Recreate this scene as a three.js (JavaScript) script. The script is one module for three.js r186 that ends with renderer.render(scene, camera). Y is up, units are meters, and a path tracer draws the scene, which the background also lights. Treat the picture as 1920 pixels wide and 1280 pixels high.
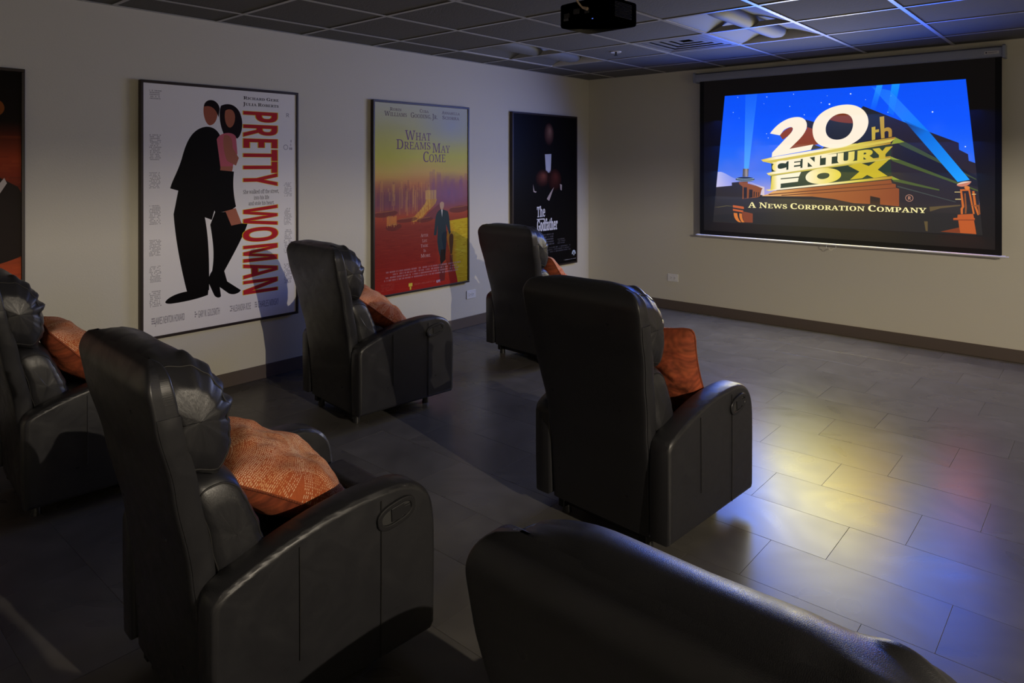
import * as THREE from 'three';
import { RoundedBoxGeometry } from 'three/addons/geometries/RoundedBoxGeometry.js';
import { RectAreaLightUniformsLib } from 'three/addons/lights/RectAreaLightUniformsLib.js';
import { mergeGeometries, mergeVertices, toCreasedNormals } from 'three/addons/utils/BufferGeometryUtils.js';
import { ImprovedNoise } from 'three/addons/math/ImprovedNoise.js';

// ---------------------------------------------------------------- camera, exposure
const scene = new THREE.Scene();
scene.background = new THREE.Color(0x000000);
const camera = new THREE.PerspectiveCamera(52.51, 1920 / 1280, 0.05, 60);
camera.position.set(4.344, 1.448, 6.217);
camera.rotation.set(0, THREE.MathUtils.degToRad(41.26), 0);
camera.setViewOffset(1920, 1280, 0, 333.5, 1920, 1280);      // level camera, lens shifted down
camera.updateProjectionMatrix();
const renderer = new THREE.WebGLRenderer({ antialias: true });
renderer.toneMapping = THREE.LinearToneMapping;
renderer.toneMappingExposure = 1.0;
renderer.shadowMap.enabled = true;
RectAreaLightUniformsLib.init();

// light levels: the picture on the screen as the eye sees it, the light it sends into the room and how far that leans to the floor, the pendant lamp
const SCREEN_GLOW = 1.0, SCREEN_LIGHT = 23, SCREEN_TILT = 30, LAMP_LIGHT = 45;

// ---------------------------------------------------------------- sizes (metres; x along the screen wall, z along the poster wall)
const H = 2.355, ROOM_X = 9.4, ROOM_Z = 8.2, NEAR_X = 5.3, GRID = 0.6096, GX = -0.265, GZ = 1.085;

// ---------------------------------------------------------------- helpers
let seed = 7;
const rnd = () => { seed = (seed * 1664525 + 1013904223) >>> 0; return seed / 4294967296; };
const noise = new ImprovedNoise();
const taken = {};
function numbered(n) { n = n.replace(/_\d{3}$/, ''); const k = taken[n] = (taken[n] ?? -1) + 1; return k ? `${n}_${String(k).padStart(3, '0')}` : n; }
function mesh(name, geo, mat, parent) { const m = new THREE.Mesh(geo, mat); m.name = name; m.castShadow = m.receiveShadow = true; parent.add(m); return m; }
function struct(name, geo, mat) { const m = mesh(name, geo, mat, scene); m.userData.kind = 'structure'; return m; }
function structGroup(name) { const g = new THREE.Group(); g.name = name; g.userData.kind = 'structure'; scene.add(g); return g; }
function thing(name, label, category, pos = [0, 0, 0], turn = 0, group) {
  const o = new THREE.Group(); o.name = numbered(name); o.position.set(...pos); o.rotation.y = turn;
  o.userData = { label, category }; if (group) o.userData.group = group; scene.add(o); return o;
}
function box(x0, x1, y0, y1, z0, z1) { return new THREE.BoxGeometry(x1 - x0, y1 - y0, z1 - z0).translate((x0 + x1) / 2, (y0 + y1) / 2, (z0 + z1) / 2); }
function rbox(x0, x1, y0, y1, z0, z1, r = 0.004, s = 3) { return new RoundedBoxGeometry(x1 - x0, y1 - y0, z1 - z0, s, r).translate((x0 + x1) / 2, (y0 + y1) / 2, (z0 + z1) / 2); }
function merge(list) { return mergeGeometries(list.map((g) => { const n = g.index ? g.toNonIndexed() : g; for (const k of Object.keys(n.attributes)) if (!['position', 'normal', 'uv'].includes(k)) n.deleteAttribute(k); return n; })); }
function tube(pts, r, seg = 32, rad = 8, closed = false) { return new THREE.TubeGeometry(new THREE.CatmullRomCurve3(pts.map((p) => new THREE.Vector3(...p)), closed), seg, r, rad, closed); }
function boxUV(geo, scale = 1) {                          // uv in metres by the way each face points
  const g = geo.index ? geo.toNonIndexed() : geo, p = g.attributes.position, n = g.attributes.normal, uv = new Float32Array(p.count * 2);
  for (let i = 0; i < p.count; i++) {
    const ax = Math.abs(n.getX(i)), ay = Math.abs(n.getY(i)), az = Math.abs(n.getZ(i));
    const [a, b] = ay > ax && ay > az ? [p.getX(i), p.getZ(i)] : ax > az ? [p.getZ(i), p.getY(i)] : [p.getX(i), p.getY(i)];
    uv[2 * i] = a * scale; uv[2 * i + 1] = b * scale;
  }
  g.setAttribute('uv', new THREE.BufferAttribute(uv, 2)); return g;
}
function surf(nu, nv, fn, closeU = false) {               // a smooth sheet from fn(u, v); closeU joins its ends
  const pos = [], uv = [], idx = [];
  for (let j = 0; j <= nv; j++) for (let i = 0; i <= nu; i++) { const p = fn(i / nu, j / nv); pos.push(p[0], p[1], p[2]); uv.push(p[3] ?? i / nu, p[4] ?? j / nv); }
  const w = nu + 1;
  for (let j = 0; j < nv; j++) for (let i = 0; i < nu; i++) { const a = j * w + i; idx.push(a, a + 1, a + w, a + 1, a + w + 1, a + w); }
  const g = new THREE.BufferGeometry();
  g.setAttribute('position', new THREE.Float32BufferAttribute(pos, 3)); g.setAttribute('uv', new THREE.Float32BufferAttribute(uv, 2)); g.setIndex(idx);
  g.computeVertexNormals();
  if (closeU) { const n = g.attributes.normal; for (let j = 0; j <= nv; j++) { const a = j * w, b = a + nu, v = new THREE.Vector3(n.getX(a) + n.getX(b), n.getY(a) + n.getY(b), n.getZ(a) + n.getZ(b)).normalize(); n.setXYZ(a, v.x, v.y, v.z); n.setXYZ(b, v.x, v.y, v.z); } }
  return g;
}
function canvas(w, h, draw) { const c = document.createElement('canvas'); c.width = w; c.height = h; draw(c.getContext('2d'), w, h, c); return c; }
function canvasMap(c) { const t = new THREE.CanvasTexture(c); t.colorSpace = THREE.SRGBColorSpace; t.anisotropy = 8; return t; }
function dataMap(n, fn, srgb = false) {                    // a square repeating texture; fn(x, y) -> grey or [r, g, b], 0..1
  const d = new Uint8Array(n * n * 4);
  for (let y = 0; y < n; y++) for (let x = 0; x < n; x++) { const v = fn(x / n, y / n), a = Array.isArray(v) ? v : [v, v, v], i = (y * n + x) * 4; for (let k = 0; k < 3; k++) d[i + k] = Math.max(0, Math.min(255, a[k] * 255)); d[i + 3] = 255; }
  const t = new THREE.DataTexture(d, n, n); t.wrapS = t.wrapT = THREE.RepeatWrapping; t.magFilter = THREE.LinearFilter; t.minFilter = THREE.LinearMipmapLinearFilter; t.generateMipmaps = true;
  if (srgb) t.colorSpace = THREE.SRGBColorSpace; t.needsUpdate = true; return t;
}
function pn(x, y, f, s = 0) { // periodic noise, f whole cells per tile
  const a = x * Math.PI * 2, b = y * Math.PI * 2, r = f / 6.283;
  return noise.noise(Math.cos(a) * r + s, Math.sin(a) * r + Math.cos(b) * r * 1.3, Math.sin(b) * r + s * 1.7);
}
function cells(n, s) { const p = []; let q = s; const r = () => { q = (q * 1664525 + 1013904223) >>> 0; return q / 4294967296; }; for (let i = 0; i < n * n; i++) p.push([(i % n + r()) / n, (Math.floor(i / n) + r()) / n]); return (x, y) => { let d1 = 9, d2 = 9; const cx = Math.floor(x * n), cy = Math.floor(y * n); for (let j = -1; j <= 1; j++) for (let i = -1; i <= 1; i++) { const c = ((cx + i + n) % n) + ((cy + j + n) % n) * n; let dx = Math.abs(p[c][0] - x), dy = Math.abs(p[c][1] - y); dx = Math.min(dx, 1 - dx); dy = Math.min(dy, 1 - dy); const d = Math.hypot(dx, dy) * n; if (d < d1) { d2 = d1; d1 = d; } else if (d < d2) d2 = d; } return d2 - d1; }; }

// ---------------------------------------------------------------- materials
const rep = (t, x, y = x) => { const c = t.clone(); c.repeat.set(x, y); c.needsUpdate = true; return c; };
const paintBump = dataMap(256, (x, y) => 0.5 + 0.25 * pn(x, y, 40) + 0.2 * pn(x, y, 80, 5));
const leatherCell = cells(44, 11), leatherBump = dataMap(512, (x, y) => Math.min(1, leatherCell(x, y) * 2.2) * 0.8 + 0.15 * pn(x, y, 14));
const leatherRough = dataMap(256, (x, y) => 0.5 + 0.12 * pn(x, y, 6) + 0.08 * pn(x, y, 18, 3));
const tileCloud = dataMap(512, (x, y) => { const v = 0.6 + 0.05 * pn(x, y, 5) + 0.04 * pn(x, y, 13, 2); return [v, v * 0.985, v * 0.96]; }, true);
const tileRough = dataMap(512, (x, y) => 0.62 + 0.06 * pn(x, y, 4, 1) + 0.06 * pn(x, y, 11, 4));
const tileBump = dataMap(512, (x, y) => 0.5 + 0.3 * pn(x, y, 3, 8) + 0.12 * pn(x, y, 9, 3));
const fissure = dataMap(512, (x, y) => { const v = 0.5 + 0.3 * pn(x, y, 60) + 0.3 * pn(x, y, 110, 4); return v; });
const std = (o) => new THREE.MeshStandardMaterial(o), phys = (o) => new THREE.MeshPhysicalMaterial(o);
const M = {
  wall: std({ name: 'wall_paint', color: new THREE.Color().setRGB(0.66, 0.635, 0.54), roughness: 0.75, bumpMap: rep(paintBump, 3), bumpScale: 0.0006 }),
  subfloor: std({ name: 'grout', color: new THREE.Color().setRGB(0.075, 0.073, 0.072), roughness: 0.8 }),
  base: std({ name: 'vinyl_baseboard', color: new THREE.Color().setRGB(0.11, 0.085, 0.072), roughness: 0.5 }),
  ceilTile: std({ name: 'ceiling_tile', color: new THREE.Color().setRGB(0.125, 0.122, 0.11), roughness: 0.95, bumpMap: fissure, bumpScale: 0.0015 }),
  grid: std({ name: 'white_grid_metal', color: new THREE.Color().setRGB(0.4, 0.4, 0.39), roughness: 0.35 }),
  whiteMetal: std({ name: 'white_enamel', color: new THREE.Color().setRGB(0.7, 0.7, 0.7), roughness: 0.4 }),
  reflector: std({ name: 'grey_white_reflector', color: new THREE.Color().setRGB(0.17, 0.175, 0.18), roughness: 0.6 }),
  darkMetal: std({ name: 'black_steel', color: new THREE.Color().setRGB(0.015, 0.015, 0.016), roughness: 0.45, metalness: 0.6 }),
  frame: std({ name: 'dark_wood_frame', color: new THREE.Color().setRGB(0.022, 0.012, 0.010), roughness: 0.4 }),
  plastic: std({ name: 'ivory_plastic', color: new THREE.Color().setRGB(0.82, 0.82, 0.8), roughness: 0.35 }),
  slot: std({ name: 'dark_slot', color: new THREE.Color().setRGB(0.03, 0.03, 0.03), roughness: 0.6 }),
  leather: phys({ name: 'black_leather', color: new THREE.Color().setRGB(0.0205, 0.0205, 0.0235), roughness: 0.74, roughnessMap: rep(leatherRough, 3), bumpMap: rep(leatherBump, 12), bumpScale: 0.0001, ior: 1.5 }),
  thread: std({ name: 'black_thread', color: new THREE.Color().setRGB(0.012, 0.011, 0.011), roughness: 0.6 }),
  blackPlastic: std({ name: 'black_plastic', color: new THREE.Color().setRGB(0.016, 0.016, 0.018), roughness: 0.35 }),
  projector: std({ name: 'projector_shell', color: new THREE.Color().setRGB(0.012, 0.012, 0.013), roughness: 0.35 }),
  cable: std({ name: 'beige_cable', color: new THREE.Color().setRGB(0.55, 0.42, 0.3), roughness: 0.5 }),
  casing: std({ name: 'screen_casing', color: new THREE.Color().setRGB(0.3, 0.33, 0.42), roughness: 0.45 }),
};
const tileMats = [0.225, 0.218, 0.232].map((g, i) => phys({ name: 'waxed_floor_tile', color: new THREE.Color().setRGB(g * 1.5, g * 1.46, g * 1.42), map: tileCloud, roughness: 0.48, roughnessMap: tileRough, bumpMap: tileBump, bumpScale: 0.0001, ior: 1.37 }));

// ---------------------------------------------------------------- the room
struct('wall_left', boxUV(box(-0.12, 0, 0, H + 0.1, -0.12, ROOM_Z + 0.12)), M.wall);
struct('wall_front', boxUV(box(0, ROOM_X, 0, H + 0.1, -0.12, 0)), M.wall);
struct('wall_back', boxUV(box(0, ROOM_X, 0, H + 0.1, ROOM_Z, ROOM_Z + 0.12)), M.wall);
struct('wall_right', boxUV(box(ROOM_X, ROOM_X + 0.12, 0, H + 0.1, -0.12, ROOM_Z + 0.12)), M.wall);
{ // floor: 12 x 24 inch tiles in third bond
  const f = structGroup('floor');
  mesh('subfloor', box(-0.12, ROOM_X + 0.12, -0.12, -0.004, -0.12, ROOM_Z + 0.12), M.subfloor, f);
  const TW = 0.5976, TD = 0.2988, cache = {};
  const tileGeo = (w, d, v) => cache[[w.toFixed(3), d.toFixed(3), v]] ??= (() => {
    const b = 0.0006, gp = 0.0004, x = w / 2 - gp, z = d / 2 - gp, y0 = -0.006, y1 = -b * 0.55, p = [], uv = [], idx = [];
    const ring = (i, y) => { for (const [sx, sz] of [[-1, -1], [1, -1], [1, 1], [-1, 1]]) { p.push(sx * (x - i), y, sz * (z - i)); uv.push(sx * (x - i) + v * 0.37, sz * (z - i) + v * 0.61); } };
    ring(0, y0); ring(0, y1); ring(b, 0); ring(b, 0);
    for (let r = 0; r < 2; r++) for (let k = 0; k < 4; k++) { const a = r * 4 + k, c = r * 4 + (k + 1) % 4; idx.push(a, a + 4, c, c, a + 4, c + 4); }
    idx.push(12, 15, 13, 13, 15, 14);
    const g = new THREE.BufferGeometry(); g.setAttribute('position', new THREE.Float32BufferAttribute(p, 3)); g.setAttribute('uv', new THREE.Float32BufferAttribute(uv, 2)); g.setIndex(idx);
    return toCreasedNormals(g, 0.2);
  })();
  let n = 0; const rest = [];
  for (let k = -1; k < 25; k++) {
    const z0 = Math.max(0.001, 0.2696 + k * TD), z1 = Math.min(ROOM_Z - 0.001, 0.2696 + (k + 1) * TD); if (z1 - z0 < 0.02) continue;
    let x = ((0.549 - 0.2 * (((k - 7) % 3 + 3) % 3)) % TW + TW) % TW - TW;
    for (; x < ROOM_X; x += TW) {
      const a = Math.max(0.001, x), b = Math.min(ROOM_X - 0.001, x + TW); if (b - a < 0.02) continue;
      if (a > NEAR_X) { rest.push(tileGeo(b - a, z1 - z0, 0).clone().translate((a + b) / 2, 0, (z0 + z1) / 2)); continue; }
      const m = mesh(n ? `floor_tile_${String(n).padStart(3, '0')}` : 'floor_tile', tileGeo(b - a, z1 - z0, Math.floor(rnd() * 5)), tileMats[Math.floor(rnd() * 3)], f);
      m.position.set((a + b) / 2, 0, (z0 + z1) / 2); m.rotation.set((rnd() - 0.5) * 0.003, 0, (rnd() - 0.5) * 0.0024); n++;
    }
  }
  mesh('floor_tiling', merge(rest), tileMats[0], f).userData.kind = 'stuff';        // the tiles beyond the picture's right edge
}
{ // suspended ceiling: 2 x 2 foot tiles in a white grid, two lights and a vent set into it
  const c = structGroup('ceiling');
  mesh('ceiling_slab', box(-0.12, ROOM_X + 0.12, H + 0.25, H + 0.35, -0.12, ROOM_Z + 0.12), M.wall, c);
  const xs = [0], zs = [0];
  for (let i = 1; GX + i * GRID < ROOM_X; i++) xs.push(GX + i * GRID); xs.push(ROOM_X);
  for (let i = -1; GZ + i * GRID < ROOM_Z; i++) zs.push(GZ + i * GRID); zs.push(ROOM_Z);
  const holes = [[0.345, 1.085], [0.345, 1.695], [2.173, 1.085], [2.173, 1.695], [1.564, 1.085]], cache = {};
  let n = 0, b = 0; const rest = [];
  for (let i = 0; i + 1 < xs.length; i++) for (let j = 0; j + 1 < zs.length; j++) {
    if (holes.some(([hx, hz]) => Math.abs(hx - xs[i]) < 0.05 && Math.abs(hz - zs[j]) < 0.05)) continue;
    const w = xs[i + 1] - xs[i] - 0.008, d = zs[j + 1] - zs[j] - 0.008; if (w < 0.03 || d < 0.03) continue;
    if (xs[i] > NEAR_X) { rest.push(boxUV(box(xs[i] + 0.004, xs[i + 1] - 0.004, H + 0.003, H + 0.019, zs[j] + 0.004, zs[j + 1] - 0.004))); continue; }
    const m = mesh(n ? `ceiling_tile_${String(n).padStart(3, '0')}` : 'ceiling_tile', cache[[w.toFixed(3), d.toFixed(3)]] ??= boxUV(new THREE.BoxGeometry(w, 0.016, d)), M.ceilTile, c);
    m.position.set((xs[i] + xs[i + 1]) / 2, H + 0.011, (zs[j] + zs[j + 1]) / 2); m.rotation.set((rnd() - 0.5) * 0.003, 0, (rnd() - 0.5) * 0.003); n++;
  }
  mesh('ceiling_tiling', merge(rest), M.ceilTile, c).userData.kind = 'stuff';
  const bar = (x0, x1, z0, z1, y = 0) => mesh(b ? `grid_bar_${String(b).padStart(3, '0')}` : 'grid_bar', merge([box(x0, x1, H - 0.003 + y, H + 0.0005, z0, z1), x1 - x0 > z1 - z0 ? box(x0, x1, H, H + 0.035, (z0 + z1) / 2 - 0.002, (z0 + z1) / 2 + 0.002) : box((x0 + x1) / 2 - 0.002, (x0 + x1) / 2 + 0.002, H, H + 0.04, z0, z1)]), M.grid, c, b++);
  for (const x of xs.slice(1, -1)) bar(x - 0.012, x + 0.012, 0, ROOM_Z);
  for (const z of zs.slice(1, -1)) bar(0, ROOM_X, z - 0.012, z + 0.012, 0.001);
  bar(0, 0.02, 0, ROOM_Z, 0.0005); bar(ROOM_X - 0.02, ROOM_X, 0, ROOM_Z, 0.0005); bar(0, ROOM_X, 0, 0.02, 0.0015); bar(0, ROOM_X, ROOM_Z - 0.02, ROOM_Z, 0.0015);
}
const bb = (x0, x1, z0, z1) => rbox(x0, x1, 0, 0.092, z0, z1, 0.003, 2);
struct('baseboard_left', bb(0, 0.008, 0, ROOM_Z), M.base);
struct('baseboard_front', bb(0.008, ROOM_X, 0, 0.008), M.base);
struct('baseboard_right', bb(ROOM_X - 0.008, ROOM_X, 0.008, ROOM_Z), M.base);
struct('baseboard_back', bb(0.008, ROOM_X - 0.008, ROOM_Z - 0.008, ROOM_Z), M.base);

// ---------------------------------------------------------------- pull-down projection screen
const SX0 = 1.388, SX1 = 3.663, SY0 = 0.818, SY1 = 2.262, SZ = 0.09;
const show = canvas(2048, 1300, (g, W, Hc) => {
  g.fillStyle = '#000'; g.fillRect(0, 0, W, Hc);
  const grad = (x0, y0, x1, y1, ...st) => { const q = g.createLinearGradient(x0, y0, x1, y1); st.forEach(([o, c]) => q.addColorStop(o, c)); return q; };
  const shapes = [
  ['sky', 'M186 169 L1886 164 L1949 834 L1979 1209 L82 1226 L111 928 Z'],
  ['cloud1', 'M105 814 C162 775 219 844 282 858 C359 842 420 900 519 921 L519 995 L105 953 Z'],
  ['beamL', 'M352 779 L390 779 L463 161 L363 164 Z'],
  ['beam2', 'M1294 342 L1330 350 L1380 165 L1340 165 Z'],
  ['beam3', 'M1412 367 L1449 389 L1490 166 L1438 164 Z'],
  ['beamR', 'M1839 858 L1908 842 L1672 514 L1426 208 L1305 173 Z'],
  ['#241d22', 'M1250 312 L1672 514 L1845 593 L1847 639 L1898 670 L1902 714 L1949 734 L1970 1199 L798 1230 L555 1001 L880 708 Z'],
  ['#15121a', 'M1438 579 L1672 660 L1959 822 L1963 895 L1449 710 Z'],
  ['#3c4a22', 'M1449 564 L1525 581 L1943 834 L1947 844 L1496 603 Z'],
  ['#46561e', 'M1438 697 L1484 702 L1953 909 L1955 919 L1438 713 Z'],
  ['#4a5a24', 'M1438 841 L1496 848 L1732 910 L1732 920 L1449 860 Z'],
  ['#3d4440', 'M1473 890 L1828 991 L1828 996 L1473 899 Z'],
  ['beamR2', 'M1839 858 L1908 842 L1672 514 L1513 424 Z'],
  ['#231f1d', 'M6 943 L250 916 L253 892 L378 883 L378 961 L510 990 L798 1000 L1143 1050 L1484 1036 L2044 1014 L2044 1267 L6 1424 Z'],
  ['#1b1a19', 'M6 1175 L297 1145 L1143 1064 L2044 1074 L2044 1267 L6 1424 Z'],
  ['#8a4a1e', 'M306 884 L382 882 L382 895 L451 912 L505 933 L497 943 L483 997 L462 1007 L384 1017 L337 1024 L339 923 L309 901 Z'],
  ['#241a18', 'M348 927 L376 927 L375 1015 L348 1021 Z'],
  ['#241a18', 'M394 943 L423 945 L422 1007 L391 1016 Z'],
  ['#241a18', 'M432 959 L441 961 L438 1003 L430 1006 Z M451 963 L459 965 L456 1002 L450 1005 Z M471 963 L477 965 L474 998 L468 999 Z'],
  ['#2a2420', 'M246 891 L309 884 L309 901 L339 923 L337 1024 L114 1032 L116 936 L248 916 Z'],
  ['#20222e', 'M280 863 C283 836 434 835 438 861 C440 888 283 891 280 863 Z'],
  ['#a9c4d8', 'M287 853 C306 861 412 860 433 851 L433 856 C412 865 306 866 287 859 Z M286 867 C306 876 412 874 434 864 L433 868 C412 879 306 880 287 871 Z'],
  ['metal', 'M342 775 L390 775 L387 840 L338 841 Z'],
  ['#c05a22', 'M256 1077 L347 1086 L352 1100 L347 1106 L257 1096 Z M256 1107 L344 1118 L347 1134 L257 1123 Z'],
  ['#7e3a1a', 'M342 1125 L424 1139 L424 1213 L356 1214 C339 1186 337 1152 334 1136 Z'],
  ['#d2752a', 'M263 1140 L294 1142 C297 1177 306 1198 329 1216 L306 1215 C275 1200 263 1173 263 1140 Z M311 1141 L334 1144 C334 1175 339 1196 356 1214 L334 1215 C314 1192 309 1165 311 1141 Z'],
  ['#5a5230', 'M82 1101 L132 1096 L203 1082 L257 1085 L257 1088 L203 1087 L132 1101 Z'],
  ['copper', 'M495 995 L553 974 L591 952 L1432 849 L1440 875 L1464 880 L1464 905 L1485 913 L1485 1038 L1362 1029 L1187 1026 L1044 1000 L887 986 Z'],
  ['#2a1712', 'M1297 969 L1362 982 L1362 1029 L1296 1027 Z'],
  ['#5a2a16', 'M553 977 L1439 875 L1440 880 L553 984 Z M655 981 L1464 905 L1464 909 L655 987 Z'],
  ['#20331f', 'M574 714 L1432 596 L1434 689 L578 809 Z M570 831 L1429 704 L1439 832 L572 941 Z'],
  ['gold', 'M528 944 L1439 823 L1440 842 L553 952 Z'],
  ['#8d9a2c', 'M1439 823 L1492 850 L1440 848 Z M1429 681 L1488 708 L1431 703 Z M1460 545 L1520 580 L1434 596 Z'],
  ['gold', 'M537 811 L587 798 L1429 679 L1430 691 L553 826 Z'],
  ['#c9b84a', 'M553 823 L1430 691 L1429 703 L570 832 Z'],
  ['gold', 'M492 703 L582 682 L1460 543 L1460 555 L510 719 Z'],
  ['#d8c14c', 'M509 717 L1460 555 L1432 579 L578 733 Z'],
  ['gold', 'M578 727 L1431 581 L1431 593 L587 735 Z'],
  ['#8a3d14', 'M838 394 L915 420 L903 465 L934 586 L718 619 L850 464 Z M643 510 C681 458 739 435 744 458 C739 494 698 527 664 543 Z'],
  ['#22232a', 'M838 393 L915 418 L896 467 L850 451 Z M896 586 L966 614 L879 628 Z'],
  ['#1f2430', 'M1243 314 L1301 346 L1362 373 L1358 536 L1203 587 L1285 430 Z'],
  ['cream', 'M565 493 C621 413 706 365 785 371 C848 378 864 432 838 483 C814 531 764 571 718 618 L898 586 L879 628 L578 681 L582 646 L664 560 C706 514 745 485 744 460 C739 438 706 447 672 471 L643 510 Z'],
  ['#1d2126', 'M988 468 C993 402 1051 355 1113 359 C1165 364 1184 402 1180 451 C1173 515 1128 554 1067 554 C1013 551 986 518 988 468 Z'],
  ['#7a3416', 'M1015 402 C1044 357 1090 356 1120 359 C1165 365 1184 402 1180 435 C1135 433 1067 422 1015 402 Z'],
  ['cream', 'M892 465 C898 357 1021 288 1142 294 C1232 300 1286 359 1285 430 C1279 541 1165 618 1044 616 C943 614 887 564 892 465 Z M988 468 C986 518 1013 551 1067 554 C1128 554 1173 515 1180 451 C1184 402 1165 364 1113 359 C1051 355 993 402 988 468 Z'],
  ['gold', 'M1306 469 L1331 464 L1331 488 L1355 484 L1355 504 L1331 508 L1330 558 L1308 564 Z M1359 396 L1389 392 L1390 480 C1412 465 1439 474 1439 502 L1439 541 L1417 545 L1417 508 C1412 494 1394 498 1391 510 L1392 549 L1369 553 Z'],
  ['gold2', 'M568 943 L578 833 L807 797 L790 834 L649 850 L649 858 L788 843 L782 874 L649 892 L649 913 L647 930 Z'],
  ['gold2', 'M840 838 C846 789 934 762 1005 767 C1075 771 1101 796 1097 822 C1090 861 1005 889 934 889 C879 886 838 872 840 838 Z M925 833 C931 853 966 856 994 844 C1016 835 1022 815 1006 807 C981 797 923 807 925 833 Z'],
  ['#c8b21e', 'M1147 749 L1232 728 L1287 751 L1333 717 L1420 705 L1347 777 L1412 823 L1321 838 L1276 816 L1243 841 L1159 853 L1224 792 Z'],
  ['#b8541c', 'M1839 1079 L1927 1069 L1932 1096 L1937 1098 L1936 1110 L1932 1113 L1945 1204 L1737 1201 L1848 1165 L1842 1116 L1813 1117 L1814 1103 L1837 1100 Z'],
  ['#7c3412', 'M1737 1201 L1848 1165 L1854 1201 Z M1814 1114 L1937 1107 L1937 1113 L1814 1119 Z'],
  ['#c8651f', 'M1852 907 L1908 904 L1936 1069 L1926 1071 L1900 916 L1864 918 L1877 1024 L1869 1040 L1869 1074 L1857 1075 L1855 1038 L1863 1024 Z M1921 918 L1934 916 L1947 1026 L1961 1073 L1952 1078 L1932 1016 Z'],
  ['#8a4a1c', 'M1876 934 L1885 932 L1891 1028 L1889 1069 L1879 1069 L1881 1029 Z M1908 1013 L1980 1005 L1981 1067 L1956 1073 L1952 1021 Z'],
  ['#d9c07a', 'M1821 924 L1854 923 L1854 928 L1821 929 Z M1825 972 L1858 971 L1858 977 L1825 978 Z M1920 936 L1943 935 L1943 940 L1920 941 Z'],
  ['#c97a5e', 'M1833 880 C1839 859 1885 849 1918 853 L1908 869 C1885 893 1848 894 1833 880 Z'],
  ['#e8c9b4', 'M1833 876 C1848 857 1885 849 1918 853 C1894 861 1863 870 1833 876 Z'],
  ['#d87a30', 'M1877 893 C1877 880 1907 880 1908 895 C1908 914 1877 912 1877 893 Z'],
  ['#5a4a2a', 'M1672 1033 L1855 1011 L1855 1019 L1737 1041 L1676 1065 Z M1640 1135 L1662 1134 L1662 1203 L1650 1201 Z'],
];
  const paint = {
    sky: grad(0, 165, 0, 960, [0, '#0050f8'], [0.35, '#0554ff'], [0.65, '#2468f6'], [0.85, '#5278ea'], [1, '#a8a0dc']),
    cloud1: grad(113, 0, 510, 0, [0, 'rgba(214,206,236,0.85)'], [0.6, 'rgba(130,140,235,0.5)'], [1, 'rgba(226,206,206,0.9)']),
    beamL: grad(0, 160, 0, 780, [0, 'rgba(60,140,255,0.25)'], [1, 'rgba(80,170,255,0.95)']),
    beam2: grad(0, 165, 0, 345, [0, 'rgba(40,170,255,0.8)'], [1, 'rgba(40,150,255,0.1)']),
    beam3: grad(0, 165, 0, 385, [0, 'rgba(20,170,255,0.75)'], [1, 'rgba(20,160,255,0.25)']),
    beamR: grad(1870, 850, 1360, 190, [0, '#0a9cff'], [0.5, '#0a7cf0'], [0.75, 'rgba(40,130,255,0.8)'], [1, 'rgba(40,140,255,0.5)']),
    beamR2: grad(1870, 850, 1500, 430, [0, '#0a9cff'], [0.7, '#0a6ee0'], [1, 'rgba(20,80,180,0.5)']),
    metal: grad(350, 0, 400, 0, [0, '#55504f'], [0.4, '#a79a96'], [1, '#2a2830']),
    copper: grad(500, 0, 1490, 0, [0, '#e8b070'], [0.2, '#d99a55'], [0.4, '#a8602c'], [1, '#8a4420']),
    gold: grad(500, 0, 1470, 0, [0, '#e9c83c'], [0.12, '#fff2d8'], [0.5, '#fff0c0'], [0.75, '#d8c848'], [1, '#a8781e']),
    gold2: grad(560, 0, 1100, 0, [0, '#d8c018'], [0.12, '#fff3d6'], [0.5, '#fff0d0'], [1, '#e4d040']),
    cream: '#fff0d8',
  };
  // the projected picture keeps to its keystone shape
  g.save();
  const clip = new Path2D(shapes[0][1]); g.clip(clip);
  for (const [k, d] of shapes) {
    g.fillStyle = paint[k] ?? k; g.fill(new Path2D(d), 'evenodd');
    if (k === 'sky') { // clouds and stars of the night sky
      let q = 3; const r = () => { q = (q * 1664525 + 1013904223) >>> 0; return q / 4294967296; };
      for (let i = 0; i < 46; i++) { const x = 150 + r() * 1750, y = 420 + r() * 420, a = 40 + r() * 130, c = g.createRadialGradient(x, y, 0, x, y, a); c.addColorStop(0, r() < 0.4 ? 'rgba(150,140,235,0.16)' : 'rgba(90,120,240,0.15)'); c.addColorStop(1, 'rgba(90,110,240,0)'); g.fillStyle = c; g.fillRect(x - a, y - a, 2 * a, 2 * a); }
      g.fillStyle = '#e6f0ff';
      for (const [x, y, s] of [[259, 310, 3], [298, 187, 3], [539, 199, 3.4], [749, 191, 3], [1164, 216, 5], [1433, 248, 4], [1691, 376, 5], [955, 269, 3], [1015, 284, 6], [720, 285, 3], [310, 359, 2], [516, 252, 2], [830, 356, 3.4], [1413, 365, 3], [1507, 423, 3], [537, 494, 3], [550, 528, 3], [1883, 619, 4], [1266, 265, 2.4], [999, 220, 2]]) { g.beginPath(); g.arc(x, y, s, 0, 7); g.fill(); }
    }
  }
  // lettering set on slanted lines
  const slant = (text, font, bl, br, tl, cap, fill, sx) => { g.save(); g.font = font; const w = g.measureText(text).width; g.transform((br[0] - bl[0]) / w, (br[1] - bl[1]) / w, (bl[0] - tl[0]) / cap, (bl[1] - tl[1]) / cap, bl[0], bl[1]); g.fillStyle = fill; g.fillText(text, 0, 0); if (sx) { g.strokeStyle = fill; g.lineWidth = sx; g.strokeText(text, 0, 0); } g.restore(); };
  const word = grad(0, 0, 420, 0, [0, '#f2d84a'], [0.06, '#fff3da'], [0.6, '#ffeec0'], [0.8, '#d8c640'], [1, '#c8ae24']);
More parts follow.
